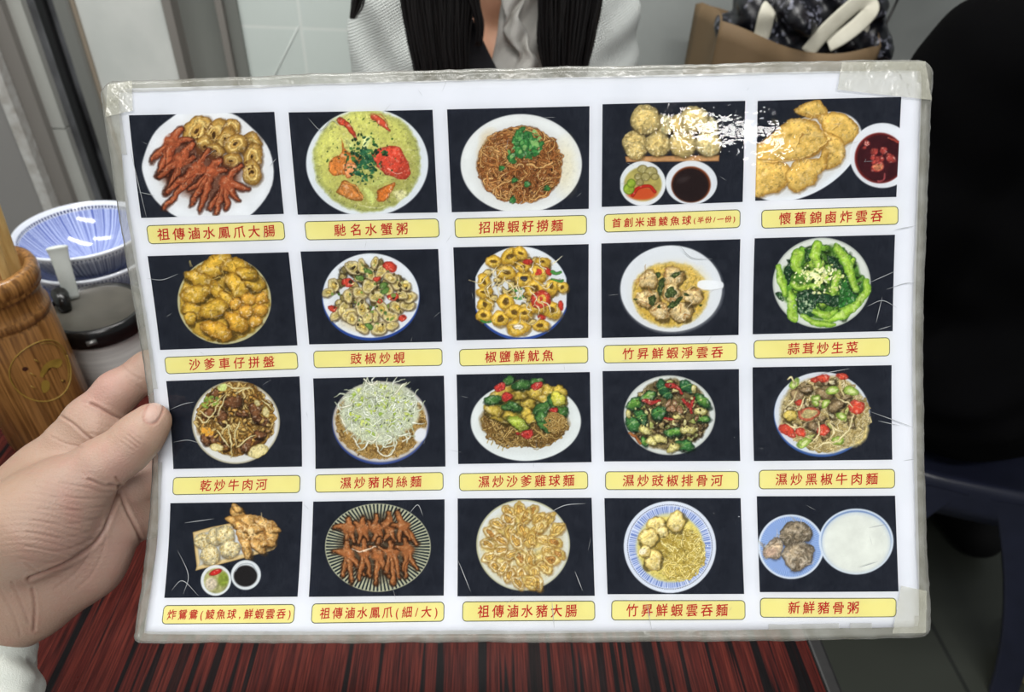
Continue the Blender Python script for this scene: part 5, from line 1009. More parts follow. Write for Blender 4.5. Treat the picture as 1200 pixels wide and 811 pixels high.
def d22(p):
    p.plate(488, 325, 328, 234, (222, 228, 228), inner=.86)
    p.ell(480, 340, 256, 140, (110, 86, 40), wob=.06, soft=14); p.noodles(480, 345, 262, 142, 230, 130, 8, [(176, 144, 78), (140, 106, 50), (196, 166, 96), (110, 80, 34)], edge=(74, 52, 20), curl=1.2)
    for a in [[(262, 460), (275, 435), (295, 440), (285, 470)], [(325, 490), (345, 465), (362, 475), (350, 498)], [(530, 485), (560, 490), (575, 470)], [(220, 330), (235, 300)]]: p.line(a, 5, (150, 128, 66))
    p.ell(490, 210, 226, 120, (120, 118, 44), wob=.08, soft=20, tex=.3)
    Yc, Ye = (196, 172, 66), (128, 104, 30)
    for x, y, r, s_, a in [(350, 150, 76, .42, -25), (500, 200, 50, 1.1, 0), (560, 150, 70, .6, 15), (640, 150, 60, .7, 30), (690, 150, 44, .9, 50), (320, 290, 80, .4, 30), (420, 310, 84, .42, 28), (490, 280, 46, .7, 60), (610, 190, 56, .5, 0), (300, 260, 56, .5, 20), (520, 310, 40, .7, 0), (440, 170, 60, .45, 0), (460, 390, 30, .7, 0), (700, 200, 40, .8, 80), (370, 180, 50, .4, -20)]: p.chunk(x, y, r, Yc, Ye, s_, a, ts=24)
    Gc = (70, 120, 54)
    for x, y, r, s_, a in [(385, 82, 42, .5, -30), (470, 105, 66, .45, -8), (295, 195, 56, .5, -10), (555, 85, 38, .6, 0), (600, 240, 74, .5, -25), (585, 310, 56, .7, 30), (660, 215, 60, .55, 40), (700, 255, 48, .6, 60), (410, 235, 56, .45, 15), (600, 360, 40, .6, 40), (370, 240, 34, .5, 0), (640, 290, 36, .5, 0)]: p.chunk(x, y, r, Gc, (32, 70, 34), s_, a, ts=20)
    p.chunk(440, 330, 66, (170, 188, 62), (110, 130, 36), .5, 25); p.chunk(680, 190, 40, (200, 196, 70), (140, 136, 36), 1.2, 0)
    for x, y, r in [(335, 122, 36), (378, 176, 34), (555, 112, 34), (655, 262, 22), (498, 402, 34), (450, 400, 16)]: p.ell(x, y, r, r*.75, (190, 50, 44), -15, edge=(116, 28, 26), ew=9, tex=.25, ts=10, hl=.4)
    p.noodles(660, 330, 70, 60, 40, 110, 9, [(196, 166, 96), (170, 136, 70)], edge=(96, 70, 28))
def d23(p):
    p.plate(456, 312, 272, 236, (222, 228, 226), rim=(196, 200, 196), inner=.92)
    p.ell(455, 310, 236, 208, (110, 96, 58), wob=.05, soft=16, tex=.35, ts=20)
    for q in p.inside(455, 310, 228, 200, 110): p.chunk(q[0], q[1], 24, [(128, 104, 66), (100, 80, 46), (160, 140, 86), (204, 198, 130), (150, 160, 80)][p.r.randint(5)], (60, 44, 24), .6, ts=10, tex=.3)
    for x, y, r, s_, a in [(250, 245, 58, .55, -40), (235, 365, 54, .7, 50), (285, 320, 54, .6, 60), (395, 300, 56, .62, -35), (560, 140, 50, .66, 40), (650, 230, 62, .42, 40), (480, 415, 56, .5, -10), (420, 150, 54, .6, 60), (440, 190, 46, .5, 40), (545, 490, 54, .6, 10), (330, 200, 50, .5, -20), (650, 330, 46, .5, 0), (310, 470, 34, .5, 70)]:
        p.chunk(x, y, r, [(44, 100, 58), (92, 150, 56), (60, 122, 58)][p.r.randint(3)], (24, 60, 34), s_, a, ts=26); p.line([(x-r*.6, y+r*.2), (x, y-r*.12), (x+r*.6, y-r*.2)], 6, (150, 190, 90), soft=6, a=.6)
    for x, y, r, a in [(310, 400, 44, 30), (390, 455, 40, 0), (480, 500, 44, -30), (560, 400, 46, 0), (210, 310, 26, 80), (600, 160, 26, 90), (640, 290, 36, 0), (500, 325, 30, 10), (350, 470, 36, 20)]: p.chunk(x, y, r, (214, 206, 130), (150, 140, 70), .55, a)
    for a in [[(445, 130), (500, 150), (530, 180)], [(305, 225), (350, 240), (395, 225)], [(540, 220), (580, 260), (600, 215)], [(570, 240), (590, 300)], [(430, 335), (480, 345)]]: p.line(a, [20, 30, 16], (180, 48, 44), edge=(112, 26, 26), ew=8, hl=.3, tex=.2)
    for x, y, r in [(490, 245, 20), (520, 280, 24), (470, 275, 30), (450, 240, 24), (620, 330, 20)]: p.ell(x, y, r, r*.7, (150, 110, 76), p.r.rand()*180, edge=(84, 56, 34), ew=7, hl=.4, tex=.3)
    p.specks(455, 310, 220, 190, 80, 5, [(44, 34, 20), (70, 54, 30), (200, 196, 130)])
    p.line([(215, 420), (260, 450), (290, 480)], 18, (170, 100, 50), edge=(110, 60, 28), ew=5)
def d24(p):
    p.plate(474, 325, 282, 244, (218, 225, 234), blue=(50, 84, 150), inner=.95); p.ell(640, 420, 110, 110, (206, 188, 120), soft=20, tex=.2, ts=12)
    p.ell(490, 330, 262, 225, (176, 160, 110), wob=.04, soft=16, tex=.3, ts=18); p.noodles(500, 335, 262, 222, 260, 100, 7, [(214, 200, 146), (190, 170, 106), (226, 216, 176), (164, 144, 84)], edge=(110, 92, 48), curl=1.5)
    for q in p.inside(470, 310, 220, 180, 60): p.chunk(q[0], q[1], 26, [(176, 160, 120), (150, 130, 92), (198, 190, 150), (120, 104, 70), (168, 178, 96)][p.r.randint(5)], (86, 70, 42), .55, ts=12)
    for x, y, r, s_, a in [(330, 225, 50, .7, 50), (490, 210, 54, .5, 20), (560, 280, 56, .5, -30), (380, 190, 40, .5, 0), (420, 400, 46, .5, 30), (620, 230, 34, .5, 0)]: p.chunk(x, y, r, (150, 128, 92), (84, 66, 40), s_, a)
    for x, y, r, s_, a in [(480, 118, 46, .5, -12), (592, 110, 40, .5, 8), (680, 290, 52, .7, -10), (270, 430, 56, .55, 40), (340, 265, 26, .8, 0), (350, 440, 30, .8, 0), (430, 130, 26, .5, 0), (480, 430, 38, .9, 0)]: p.ell(x, y, r, r*s_, (206, 70, 48), a, wob=.06, edge=(150, 40, 32), ew=10, tex=.18, ts=18, hl=.35)
    p.ell(395, 330, 66, 38, (190, 96, 70), -8, edge=(140, 56, 40), ew=8); p.ell(398, 328, 48, 24, (176, 164, 110), -8, tex=.3, ts=12)
    for x, y, r, a in [(540, 190, 40, 0), (650, 195, 46, 10), (590, 340, 36, 20), (370, 500, 50, -30), (500, 270, 36, -50), (310, 150, 40, -50), (435, 260, 30, 60), (570, 490, 40, 0), (440, 235, 30, 0)]: p.ell(x, y, r, r*.6, (150, 178, 70), a, edge=(96, 130, 40), ew=8, tex=.2, hl=.4); p.ell(x, y, r*.5, r*.26, (206, 214, 150), a, soft=6)
    for a in [[(660, 330), (640, 420), (570, 490), (480, 500)], [(460, 380), (455, 450), (410, 510)], [(520, 390), (560, 420), (590, 440)], [(370, 230), (350, 290), (310, 320)], [(580, 240), (630, 270), (660, 290)], [(520, 380), (545, 440), (520, 480)], [(260, 380), (310, 415), (360, 410)], [(250, 300), (300, 250), (320, 200)], [(270, 130), (290, 115), (310, 140)], [(440, 530), (500, 500), (560, 520)], [(380, 460), (430, 480)], [(590, 180), (610, 230)]]: p.line(a, [9, 15, 7], (226, 216, 170), edge=(160, 144, 90), ew=5)
    p.chunk(285, 340, 40, (208, 188, 90), (150, 128, 50), .8)
def d30(p):
    p.poly([(222, 245), (440, 192), (640, 210), (700, 300), (690, 345), (600, 372), (270, 458), (245, 440)], (222, 200, 150), 2, edge=(180, 150, 96), ew=9, soft=5); p.poly([(240, 262), (440, 212), (640, 230), (672, 320), (590, 352), (285, 432), (262, 420)], (206, 214, 222), 2, soft=8, edge=(180, 176, 160), ew=14); p.warp(9)
    for x, y, r in [(276, 295, 46), (350, 275, 50), (410, 262, 54), (325, 378, 58), (438, 340, 56)]: ball(p, x, y, r, (214, 202, 160))
    Y, E = (214, 172, 98), (150, 106, 48)
    for x, y, r, s_, a in [(480, 130, 52, .7, 60), (460, 180, 46, .6, 30), (560, 180, 84, .5, 10), (640, 200, 76, .5, 30), (520, 250, 80, .5, 60), (600, 270, 84, .55, 40), (670, 260, 56, .6, 60), (530, 330, 66, .45, 70), (600, 320, 56, .5, 40), (650, 310, 44, .5, 0), (540, 370, 34, .6, 90), (500, 210, 50, .5, 20), (580, 225, 50, .5, -20), (690, 235, 34, .5, 0), (480, 108, 30, .6, 20)]: p.chunk(x, y, r, Y, E, s_, a, ts=22, tex=.22)
    for _ in range(30): q = p.inside(580, 250, 110, 90, 1)[0]; p.line([q, q+p.r.randn(2)*18, q+p.r.randn(2)*32], [4, 9, 3], (240, 214, 154) if p.r.rand() > .4 else (150, 100, 44), soft=6, a=.75)
    p.warp(0); p.ell(358, 520, 88, 86, (222, 228, 232)); p.ell(360, 522, 72, 70, (160, 160, 110), soft=8, tex=.3, ts=20); p.ell(400, 515, 30, 40, (130, 146, 60), soft=12, tex=.3); p.ell(330, 540, 34, 36, (196, 186, 166), soft=12, tex=.3, ts=12); p.ell(355, 475, 38, 16, (200, 50, 46), -20, edge=(130, 30, 30), ew=6, hl=.4)
    p.ell(530, 490, 87, 84, (222, 228, 232), edge=(170, 180, 188), ew=5); p.ell(528, 496, 68, 60, (34, 32, 33), soft=9); p.line([(470, 470), (500, 432), (560, 430), (592, 470)], 6, (160, 170, 178), a=.7)
def d31(p):
    p.ell(455, 330, 305, 254, (188, 190, 162), soft=5)
    for k in range(84):
        a = 2*math.pi*k/84; c_, s_ = math.cos(a), math.sin(a); p.line([(455+170*c_, 330+140*s_), (455+296*c_, 330+246*s_)], [6, 10.5], (34, 44, 50), soft=3)
    p.ell(455, 330, 304, 253, (60, 64, 60), edge=None, soft=3, a=0)
    p.warp(10); p.ell(450, 330, 215, 190, (56, 44, 30), soft=60, a=.85)
    C1 = (160, 96, 50); K = dict(w=50, col=C1, dk=(88, 46, 18), lt=(202, 146, 90))
    for w_, pm_, t in [((285, 160), (285, 225), [(205, 218), (270, 300), (320, 300)]), ((368, 165), (368, 220), [(320, 190), (345, 300), (400, 290)]), ((443, 150), (448, 215), [(400, 185), (430, 300), (480, 300)]), ((520, 130), (520, 200), [(490, 190), (500, 290), (550, 290)]), ((568, 130), (605, 205), [(540, 200), (580, 290), (680, 320), (640, 280)])]: p.foot(w_, pm_, t, **K)
    for w_, pm_, t in [((275, 300), (278, 365), [(195, 355), (252, 490), (302, 530), (380, 490)]), ((375, 290), (378, 355), [(310, 330), (345, 520), (410, 500)]), ((460, 290), (455, 370), [(410, 335), (445, 540), (520, 500)]), ((535, 300), (535, 355), [(460, 330), (500, 480), (545, 540), (575, 500)]), ((612, 285), (620, 345), [(560, 330), (610, 500), (680, 460), (605, 460)])]: p.foot(w_, pm_, t, **K)
    p.line([(302, 340), (350, 352), (402, 345), (440, 330)], [4, 9, 5], (240, 226, 200), soft=5, a=.9)
def d32(p):
    p.plate(458, 315, 270, 262, (220, 226, 226), rim=(190, 190, 160), inner=.92); p.ell(455, 330, 235, 215, (196, 180, 110), soft=60, a=.5)
    for q in p.inside(455, 320, 200, 190, 26): p.ell(q[0], q[1], 44, 30, (206, 184, 100), p.r.rand()*180, soft=18, tex=.3, a=.8)
    L_ = [(375, 125), (440, 115), (505, 125), (310, 195), (370, 170), (600, 170), (545, 165), (270, 245), (330, 285), (390, 255), (455, 235), (530, 240), (655, 225), (255, 315), (420, 300), (500, 290), (580, 290), (640, 300), (265, 390), (390, 375), (440, 390), (500, 400), (600, 350), (660, 370), (300, 440), (400, 470), (450, 490), (520, 480), (585, 445), (380, 490), (540, 530), (330, 350), (470, 150), (560, 210), (430, 530), (500, 530), (620, 400), (345, 450)]
    for x, y in L_:
        a = math.degrees(math.atan2(y-330, x-455))+p.r.randn()*25; r = 46+8*p.r.rand(); p.ell(x+3, y+6, r*1.05, r*.68, (120, 86, 34), a, soft=10, a=.55)
        p.ell(x, y, r, r*.62, [(222, 208, 140), (212, 190, 106), (226, 220, 180)][p.r.randint(3)], a, wob=.14, edge=(160, 124, 52), ew=12, tex=.22, ts=18, hl=.3)
        p.ell(x, y, r*.62, r*.34, [(196, 160, 76), (176, 128, 60), (206, 176, 90)][p.r.randint(3)], a, wob=.15, edge=(136, 92, 34), ew=6, tex=.4, ts=9)
        p.line([(x-r*.4*math.cos(math.radians(a)), y-r*.4*math.sin(math.radians(a))), (x+r*.45*math.cos(math.radians(a)), y+r*.45*math.sin(math.radians(a)))], [3, 8, 3], (112, 66, 26), soft=6, a=.7)
    for q in p.inside(455, 330, 210, 200, 36): p.line([q, q+p.r.randn(2)*14, q+p.r.randn(2)*26], [3, 6, 2], (238, 230, 190) if p.r.rand() > .45 else (126, 84, 32), soft=5, a=.7)
def d33(p):
    p.ell(444, 325, 266, 264, (220, 227, 238)); p.ell(444, 325, 246, 245, (60, 66, 92), soft=4); p.ell(444, 325, 242, 241, (214, 222, 238), soft=4); p.ell(444, 326, 236, 235, (118, 140, 196), soft=5)
    for k in range(120):
        a = 2*math.pi*k/120+.01*p.r.randn(); c_, s_ = math.cos(a), math.sin(a); b = p.r.rand() > .8; p.line([(444+150*c_, 325+150*s_), (444+236*c_, 325+235*s_)], [2, 6 if not b else 11], (206, 216, 240) if p.r.rand() > .2 else (232, 238, 248), soft=3, a=.9)
    for k in range(150):
        a = 2*math.pi*k/150; p.ell(444+245*math.cos(a), 325+244*math.sin(a), 2.6, 2.6, (214, 222, 236), soft=2)
    p.ell(444, 330, 196, 198, (206, 206, 168), soft=16); p.warp(8); p.ell(446, 334, 188, 190, (204, 190, 98), soft=14, tex=.1, ts=40)
    p.noodles(505, 370, 140, 155, 320, 110, 8, [(222, 206, 120), (198, 178, 84), (232, 220, 146), (176, 152, 62)], edge=(140, 118, 40), curl=1.2)
    for x, y, r in [(370, 195, 54), (480, 180, 58), (320, 275, 62), (345, 400, 60), (300, 350, 36), (400, 240, 34)]:
        p.chunk(x, y, r, (222, 204, 128), (166, 140, 66), .88, ts=24, tex=.12)
        for _ in range(6): q = p.inside(x, y, r*.7, r*.6, 1)[0]; p.line([q, q+p.r.randn(2)*12, q+p.r.randn(2)*24], [3, 7, 3], (236, 226, 170) if p.r.rand() > .4 else (180, 150, 76), soft=6, a=.7)
    p.ell(290, 350, 22, 18, (226, 218, 190), soft=8)
def d34(p):
    p.ell(272, 338, 185, 180, (214, 224, 236)); p.ell(272, 338, 172, 168, (126, 156, 208), soft=8)
    for k in range(90):
        a = 2*math.pi*k/90; c_, s_ = math.cos(a), math.sin(a); p.line([(272+60*c_, 338+60*s_), (272+172*c_, 338+168*s_)], [1.5, 5], (184, 204, 234), soft=4, a=.7)
    p.warp(12)
    for pts, c in [([(215, 250), (250, 212), (300, 200), (360, 205), (392, 260), (380, 310), (330, 320), (290, 325), (240, 335), (212, 300)], (124, 112, 92)), ([(112, 350), (150, 310), (205, 285), (225, 330), (215, 400), (170, 412), (125, 390)], (176, 156, 130)), ([(220, 385), (250, 330), (320, 318), (395, 335), (405, 385), (370, 440), (300, 478), (250, 450)], (140, 126, 104))]:
        p.poly([(x+4, y+8) for x, y in pts], (60, 74, 110), 5, soft=14, a=.7); p.poly(pts, c, 5, edge=tuple(v*.62 for v in c), ew=22, tex=.5, ts=22, hl=.3, shade=.2)
        m_ = np.mean(pts, 0)
        for _ in range(26): q = p.inside(m_[0], m_[1], 75, 55, 1)[0]; p.line([q, q+p.r.randn(2)*12, q+p.r.randn(2)*24], [3, 9, 3], [(196, 184, 160), (84, 70, 52), (160, 142, 112), (206, 190, 170)][p.r.randint(4)], soft=6, a=.6)
    p.ell(160, 370, 40, 26, (196, 164, 140), soft=16, tex=.3, ts=14, a=.8)
    p.warp(0); p.ell(636, 308, 208, 184, (206, 218, 232)); p.ell(636, 306, 196, 172, (120, 146, 190), soft=5); p.ell(637, 314, 192, 170, (196, 206, 214), soft=8); p.ell(636, 318, 186, 164, (216, 220, 214), soft=26, tex=.05, ts=70)
Q={
(0, 0):([-205.12, 135.05, -130.08, 135.9, -206.52, 82.38, -130.44, 83.02],[-204.67, 78.53, -130.86, 79.08, -204.81, 68.19, -130.99, 69.17],[50, 113, 818, 95, 115, 655, 868, 634]),
(0, 1):([-122.65, 135.48, -46.28, 135.11, -122.89, 82.45, -46.39, 81.86],[-119.74, 78.93, -46.15, 78.61, -119.74, 68.5, -45.85, 68.48],[37, 98, 797, 84, 86, 638, 824, 626]),
(0, 2):([-38.58, 135.1, 36.94, 134.55, -38.65, 81.77, 36.18, 81.6],[-37.46, 78.5, 35.13, 78.3, -37.45, 67.76, 35.05, 67.94],[40, 82, 792, 65, 65, 625, 788, 607]),
(0, 3):([43.77, 135.31, 118.71, 134.88, 43.21, 82.42, 119.0, 82.94],[44.43, 78.56, 117.9, 79.07, 44.4, 68.61, 118.19, 69.29],[72, 100, 826, 82, 68, 642, 812, 616]),
(0, 4):([125.16, 134.67, 201.19, 135.22, 125.66, 83.41, 201.27, 83.53],[129.16, 78.52, 202.64, 78.69, 129.49, 68.44, 203.11, 68.92],[80, 105, 838, 84, 67, 632, 812, 612]),
(1, 0):([-206.44, 61.92, -130.05, 62.36, -207.05, 9.3, -129.73, 9.94],[-205.23, 5.23, -130.31, 6.04, -205.28, -4.8, -129.92, -3.78],[62, 96, 850, 74, 132, 621, 900, 595]),
(1, 1):([-123.46, 62.6, -47.12, 62.14, -123.03, 10.29, -47.28, 10.1],[-120.93, 6.64, -47.42, 6.32, -121.35, -3.46, -47.46, -3.51],[58, 70, 828, 56, 107, 590, 850, 575]),
(1, 2):([-38.77, 62.8, 36.01, 62.65, -39.03, 10.73, 35.28, 10.64],[-37.78, 5.7, 35.02, 6.1, -37.9, -4.23, 35.09, -3.62],[77, 71, 834, 53, 96, 591, 832, 577]),
(1, 3):([42.94, 62.84, 118.35, 63.18, 42.75, 10.48, 118.24, 10.62],[43.7, 6.33, 117.57, 6.45, 43.68, -3.88, 117.58, -3.83],[70, 73, 847, 49, 72, 601, 837, 585]),
(1, 4):([126.0, 63.45, 201.51, 63.47, 125.9, 10.88, 201.73, 11.08],[126.5, 7.59, 200.31, 7.67, 126.52, -2.86, 200.37, -2.66],[68, 68, 853, 48, 57, 605, 840, 587]),
(2, 0):([-205.56, -8.69, -129.72, -7.94, -204.3, -59.77, -129.95, -59.88],[-204.65, -64.38, -130.65, -64.63, -204.84, -74.6, -131.29, -74.64],[75, 84, 867, 56, 118, 607, 882, 592]),
(2, 1):([-122.02, -9.29, -46.93, -9.32, -122.2, -61.35, -47.19, -61.12],[-122.41, -64.58, -48.39, -64.13, -122.38, -74.69, -48.48, -74.34],[86, 68, 863, 52, 100, 606, 872, 592]),
(2, 2):([-39.73, -8.78, 35.9, -8.66, -39.88, -59.79, 35.89, -59.5],[-39.55, -64.98, 33.7, -64.52, -39.46, -74.89, 33.65, -74.36],[76, 45, 868, 30, 86, 577, 878, 566]),
(2, 3):([42.97, -8.27, 118.44, -8.35, 42.98, -59.15, 118.33, -59.44],[43.42, -64.56, 117.42, -65.07, 43.16, -74.95, 117.08, -75.19],[56, 50, 866, 38, 66, 587, 874, 584]),
(2, 4):([125.88, -7.5, 201.26, -7.65, 125.77, -59.53, 200.74, -59.57],[128.38, -64.36, 202.03, -64.63, 128.02, -75.01, 201.65, -75.14],[60, 53, 886, 40, 68, 610, 890, 602]),
(3, 0):([-206.05, -79.03, -129.63, -79.42, -206.43, -129.92, -130.42, -130.01],[-206.22, -133.62, -131.45, -133.67, -206.56, -143.15, -131.62, -143.3],[97, 72, 858, 62, 62, 618, 830, 611]),
(3, 1):([-123.44, -79.61, -47.83, -79.3, -124.05, -130.16, -48.13, -130.24],[-121.98, -133.5, -47.7, -133.31, -122.09, -143.48, -47.76, -143.18],[84, 63, 841, 50, 59, 612, 836, 605]),
(3, 2):([-40.41, -78.9, 35.46, -79.09, -40.48, -130.66, 35.72, -130.98],[-37.75, -133.22, 35.84, -133.46, -37.68, -143.36, 35.52, -143.48],[80, 45, 852, 41, 79, 609, 870, 606]),
(3, 3):([42.57, -79.32, 117.86, -79.72, 42.76, -130.23, 117.47, -130.66],[44.75, -133.35, 117.97, -133.82, 44.39, -143.48, 117.44, -144.17],[65, 43, 850, 43, 83, 597, 870, 595]),
(3, 4):([126.69, -78.75, 201.56, -79.12, 126.03, -129.79, 201.24, -130.5],[125.97, -132.78, 199.94, -133.82, 125.45, -143.01, 199.56, -144.25],[80, 55, 853, 52, 97, 591, 872, 587]),
}
DISH = [[d00, d01, d02, d03, d04], [d10, d11, d12, d13, d14], [d20, d21, d22, d23, d24], [d30, d31, d32, d33, d34]]
PHOTO_LABEL = [['braised chicken feet and intestine rolls on a white plate', 'green crab congee with red claws', 'brown noodles topped with spring onion', 'fried rice balls above two dip bowls', 'fried wonton skins with a bowl of dark red sauce'],
    ['yellow curry platter with fish balls', 'clams stir-fried with tomato', 'yellow squid rings with red pepper', 'wonton soup in a white bowl', 'green vegetables with garlic'],
    ['fried beef noodles with bean sprouts', 'bean sprouts heaped over crisp noodles', 'chicken and peppers on crisp noodles', 'spare ribs with green peppers', 'beef noodles with tomato in a blue rimmed dish'],
    ['fried platter with two small dips', 'braised chicken feet on a striped plate', 'sliced intestines on a white plate', 'noodles and wontons in a blue striped bowl', 'pork bones beside a bowl of white congee']]
CAP = [['祖傳滷水鳳爪大腸', '馳名水蟹粥', '招牌蝦籽撈麵', '首創米通鯪魚球(半份/一份)', '懷舊錦鹵炸雲吞'], ['沙爹車仔拼盤', '豉椒炒蜆', '椒鹽鮮魷魚', '竹昇鮮蝦淨雲吞', '蒜茸炒生菜'],
    ['乾炒牛肉河', '濕炒豬肉絲麵', '濕炒沙爹雞球麵', '濕炒豉椒排骨河', '濕炒黑椒牛肉麵'], ['炸鴛鴦(鯪魚球,鮮蝦雲吞)', '祖傳滷水鳳爪(細/大)', '祖傳滷水豬大腸', '竹昇鮮蝦雲吞麵', '新鮮豬骨粥']]
# where each line of lettering starts and ends across its box, as fractions of the box
SPAN = [[(.06, .94), (.20, .78), (.17, .83), (.05, .97), (.115, .895)], [(.165, .835), (.275, .72), (.19, .745), (.13, .905), (.24, .775)], [(.205, .75), (.185, .84), (.14, .905), (.12, .89), (.11, .885)], [(.03, .985), (.055, .965), (.105, .875), (.10, .88), (.195, .735)]]
# the lettering outlines come from the built-in font; strokes rise slightly to the right like the brush hand on the card
def glyph(ch):
    c = bpy.data.curves.new('glyph', 'FONT'); c.body = ch; c.size = 1; c.resolution_u = 3; c.fill_mode = 'BOTH' if hasattr(c, 'fill_mode') else c.fill_mode
    o = bpy.data.objects.new('glyph', c); me = o.to_mesh(); V = np.array([v.co[:2] for v in me.vertices]) if len(me.vertices) else np.zeros((0, 2)); Fc = [list(p.vertices) for p in me.polygons]
    o.to_mesh_clear(); bpy.data.objects.remove(o); bpy.data.curves.remove(c); return V, Fc
GL = {ch: glyph(ch) for row in CAP for t in row for ch in t}
mprint = M('photo_print_ink', rough=.8, spec=0, attr='ink'); mred = M('red_caption_ink', (184, 40, 42), .8, spec=0); myel = M('yellow_caption_box', (234, 228, 154), .8, spec=0, noise=(60, 4), col2=(230, 223, 146)); moutl = M('caption_outline', (74, 80, 62), .8, spec=0)
INK = .86/float(lin((234, 234, 234))[0])
for (i, j), (qp, qc, cn) in sorted(Q.items()):
    p = Pic(cn, 10+i*5+j); DISH[i][j](p); p.finish(); p.C = np.clip(p.C+(p.r.rand(len(p.C), 1)-.5)*7, 0, 255)
    TL, TR, BL, BR = [np.array(qp[2*k:2*k+2]) for k in range(4)]
    a, b = np.meshgrid(np.linspace(0, 1, p.W), np.linspace(0, 1, p.H), indexing='ij'); a = a[..., None]; b = b[..., None]; uv = TL*(1-a)*(1-b)+TR*a*(1-b)+BL*(1-a)*b+BR*a*b
    V = sheet(uv[..., 0], uv[..., 1], .14).reshape(-1, 3)
    o = obj('dish_photo', V, quads(p.W, p.H, True), mprint, menu, local=True); vcol(o, 'ink', lin(p.C)*INK); o['label'] = 'printed photo of '+PHOTO_LABEL[i][j]
    # caption box: rounded yellow panel with a thin dark outline
    TL, TR, BL, BR = [np.array(qc[2*k:2*k+2]) for k in range(4)]; c0 = (TL+BL)/2; wv = ((TR-TL)+(BR-BL))/2; hv = ((TL-BL)+(TR-BR))/2; wl = np.linalg.norm(wv); hl = np.linalg.norm(hv); ux = wv/wl; vy = hv/hl
    def panel(g, off, seg=7, nx=40):
        r = 2.3-g; xs = []
        for cx_, cy_, a0 in ((wl-2.3, hl/2-2.3, 0), (2.3, hl/2-2.3, 90), (2.3, -hl/2+2.3, 180), (wl-2.3, -hl/2+2.3, 270)):
            for t in np.linspace(0, 90, seg): xs.append((cx_+r*math.cos(math.radians(a0+t)), cy_+r*math.sin(math.radians(a0+t))))
        # strips between the upper and lower outline
        xs = np.array(xs); X_ = np.unique(np.concatenate([np.linspace(g, wl-g, nx), xs[:, 0]])); up_ = []; 
        for x in X_:
            e = max(2.3-x, x-(wl-2.3), 0); e = min(e, r); h_ = hl/2-2.3+math.sqrt(max(r*r-e*e, 0)); up_.append(h_)
        P = np.array([c0+ux*x+vy*s_*h_ for x, h_ in zip(X_, up_) for s_ in (-1, 1)]); n = len(X_)
        return sheet(P[:, 0], P[:, 1], off), [(2*k, 2*k+2, 2*k+3, 2*k+1) for k in range(n-1)]
    V1, F1 = panel(0, .13); V2, F2 = panel(.42, .18)
    cb = obj('caption_box', np.concatenate([V1, V2]), F1+[tuple(x+len(V1) for x in f) for f in F2], None, menu, local=True, smooth=False, mats=[moutl, myel], fm=[0]*len(F1)+[1]*len(F2))
    t = CAP[i][j]; s0, s1 = SPAN[i][j]; big = 6.7 if len(t) < 11 else (5.9 if i == 3 and j == 1 else 5.2)
    adv = [(.55 if ch in '(/,)' else 1.0)*(.66 if (i, j) == (0, 3) and k >= 7 else 1.0) for k, ch in enumerate(t)]; x = s0*wl; u_ = (s1-s0)*wl/sum(adv)
    Vt = []; Ft = []
    for k, ch in enumerate(t):
        gv, gf = GL[ch]
        if len(gv):
            mn, mx_ = gv.min(0), gv.max(0); sc = big*(.70 if (i, j) == (0, 3) and k >= 7 else 1.0); wide = min(1.0, u_*adv[k]*1.0/sc)
            g = (gv-[(mn[0]+mx_[0])/2, .37])*sc*[wide if ch not in '(/,)' else .9, 1.02 if ch not in '(/,)' else 1.0]
            g[:, 1] += g[:, 0]*.07; g[:, 0] += g[:, 1]*.05
            for (ox, oy) in ((0, 0), (.17, .02), (.02, -.16)):             # heavier brush weight
                n0 = sum(len(q) for q in Vt); P = c0+np.outer(x+u_*adv[k]/2+g[:, 0]+ox-.05, ux)+np.outer(g[:, 1]+oy+.05, vy); Vt.append(sheet(P[:, 0], P[:, 1], .22+.02*(ox > .1)+.04*(oy < -.1))); Ft += [[v+n0 for v in f] for f in gf]
        x += u_*adv[k]
    obj('caption_text', np.concatenate(Vt), Ft, mred, cb, local=True, smooth=False)
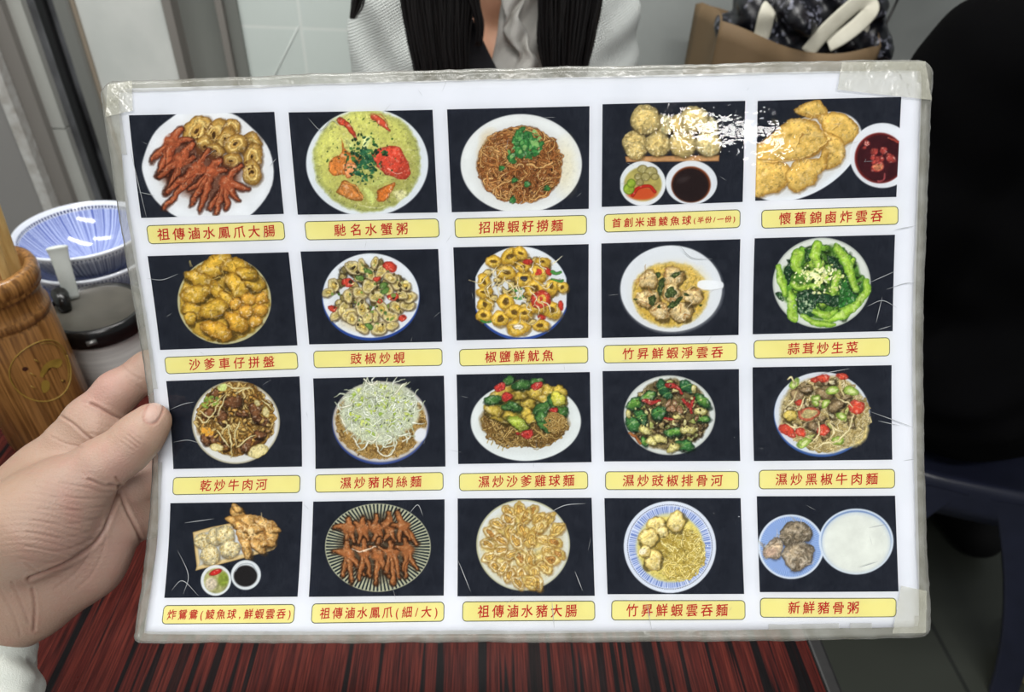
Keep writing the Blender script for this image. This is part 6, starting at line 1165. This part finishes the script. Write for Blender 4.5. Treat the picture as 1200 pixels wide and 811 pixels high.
# scratches and creases in the laminate, their glints painted as pale ribbons
scr = MB()
def scratch(pts, w=.22):
    P = catmull(pts, 6) if len(pts) > 2 else np.linspace(pts[0], pts[1], 6); n = len(P)
    T = np.gradient(P, axis=0); T = T/np.linalg.norm(T, axis=1)[:, None]; Nn = np.stack([-T[:, 1], T[:, 0]], 1); ww = w*np.sin(np.linspace(.15, math.pi-.15, n))[:, None]
    A = P+Nn*ww/2; B = P-Nn*ww/2; S_ = np.concatenate([sheet(A[:, 0], A[:, 1], 1.62), sheet(B[:, 0], B[:, 1], 1.62)]); scr.add(S_, [(k, k+1, n+k+1, n+k) for k in range(n-1)])
rs = np.random.RandomState(12)
for pts in [[(-208, 50), (-200, 49), (-191, 52)], [(-204, -25), (-196, -22), (-190, -21)], [(-203, -44), (-195, -43), (-188, -45)], [(-197, -90), (-180, -88)], [(-200, -105), (-193, -118), (-195, -128)], [(-202, -126), (-196, -121), (-186, -129)], [(85, 61), (92, 54), (103, 53)], [(188, 38), (202, 44)], [(187, 25), (195, 28), (203, 24)], [(195, 30), (192, 16)], [(193, 12), (200, 14)], [(189, -33), (202, -38), (212, -42)], [(193, -38), (205, -41)], [(186, -96), (196, -94)], [(180, -117), (190, -114)], [(10, -88), (20, -83), (32, -82)], [(25, -118), (29, -128)], [(-40, -112), (-33, -128)], [(-68, -87), (-63, -82), (-60, -88)], [(-135, 108), (-131, 112)], [(-205, 96), (-197, 94)], [(-203, 82), (-206, 118)], [(160, -12), (178, -9)], [(-112, 132), (-106, 126), (-100, 131), (-95, 127)], [(200, 66), (212, 68)], [(206, -60), (213, -59)], [(12, -133), (13, -147)], [(64, -135), (66, -148)], [(197, 34), (207, 37), (213, 37)]]: scratch([np.array(q, float) for q in pts], .35)
for _ in range(60):
    u0 = rs.uniform(-205, 205); v0 = rs.uniform(-145, 145); a = rs.rand()*6.28; l_ = rs.uniform(2, 8); scratch([np.array([u0, v0]), np.array([u0+l_*math.cos(a), v0+l_*math.sin(a)])], .12)
so = scr.obj('laminate_scratches', M('scratch_glint', (150, 154, 158), .4), menu, smooth=False, local=True); so['kind'] = 'stuff'; so['label'] = 'fine scratches in the laminate, their glints painted pale'
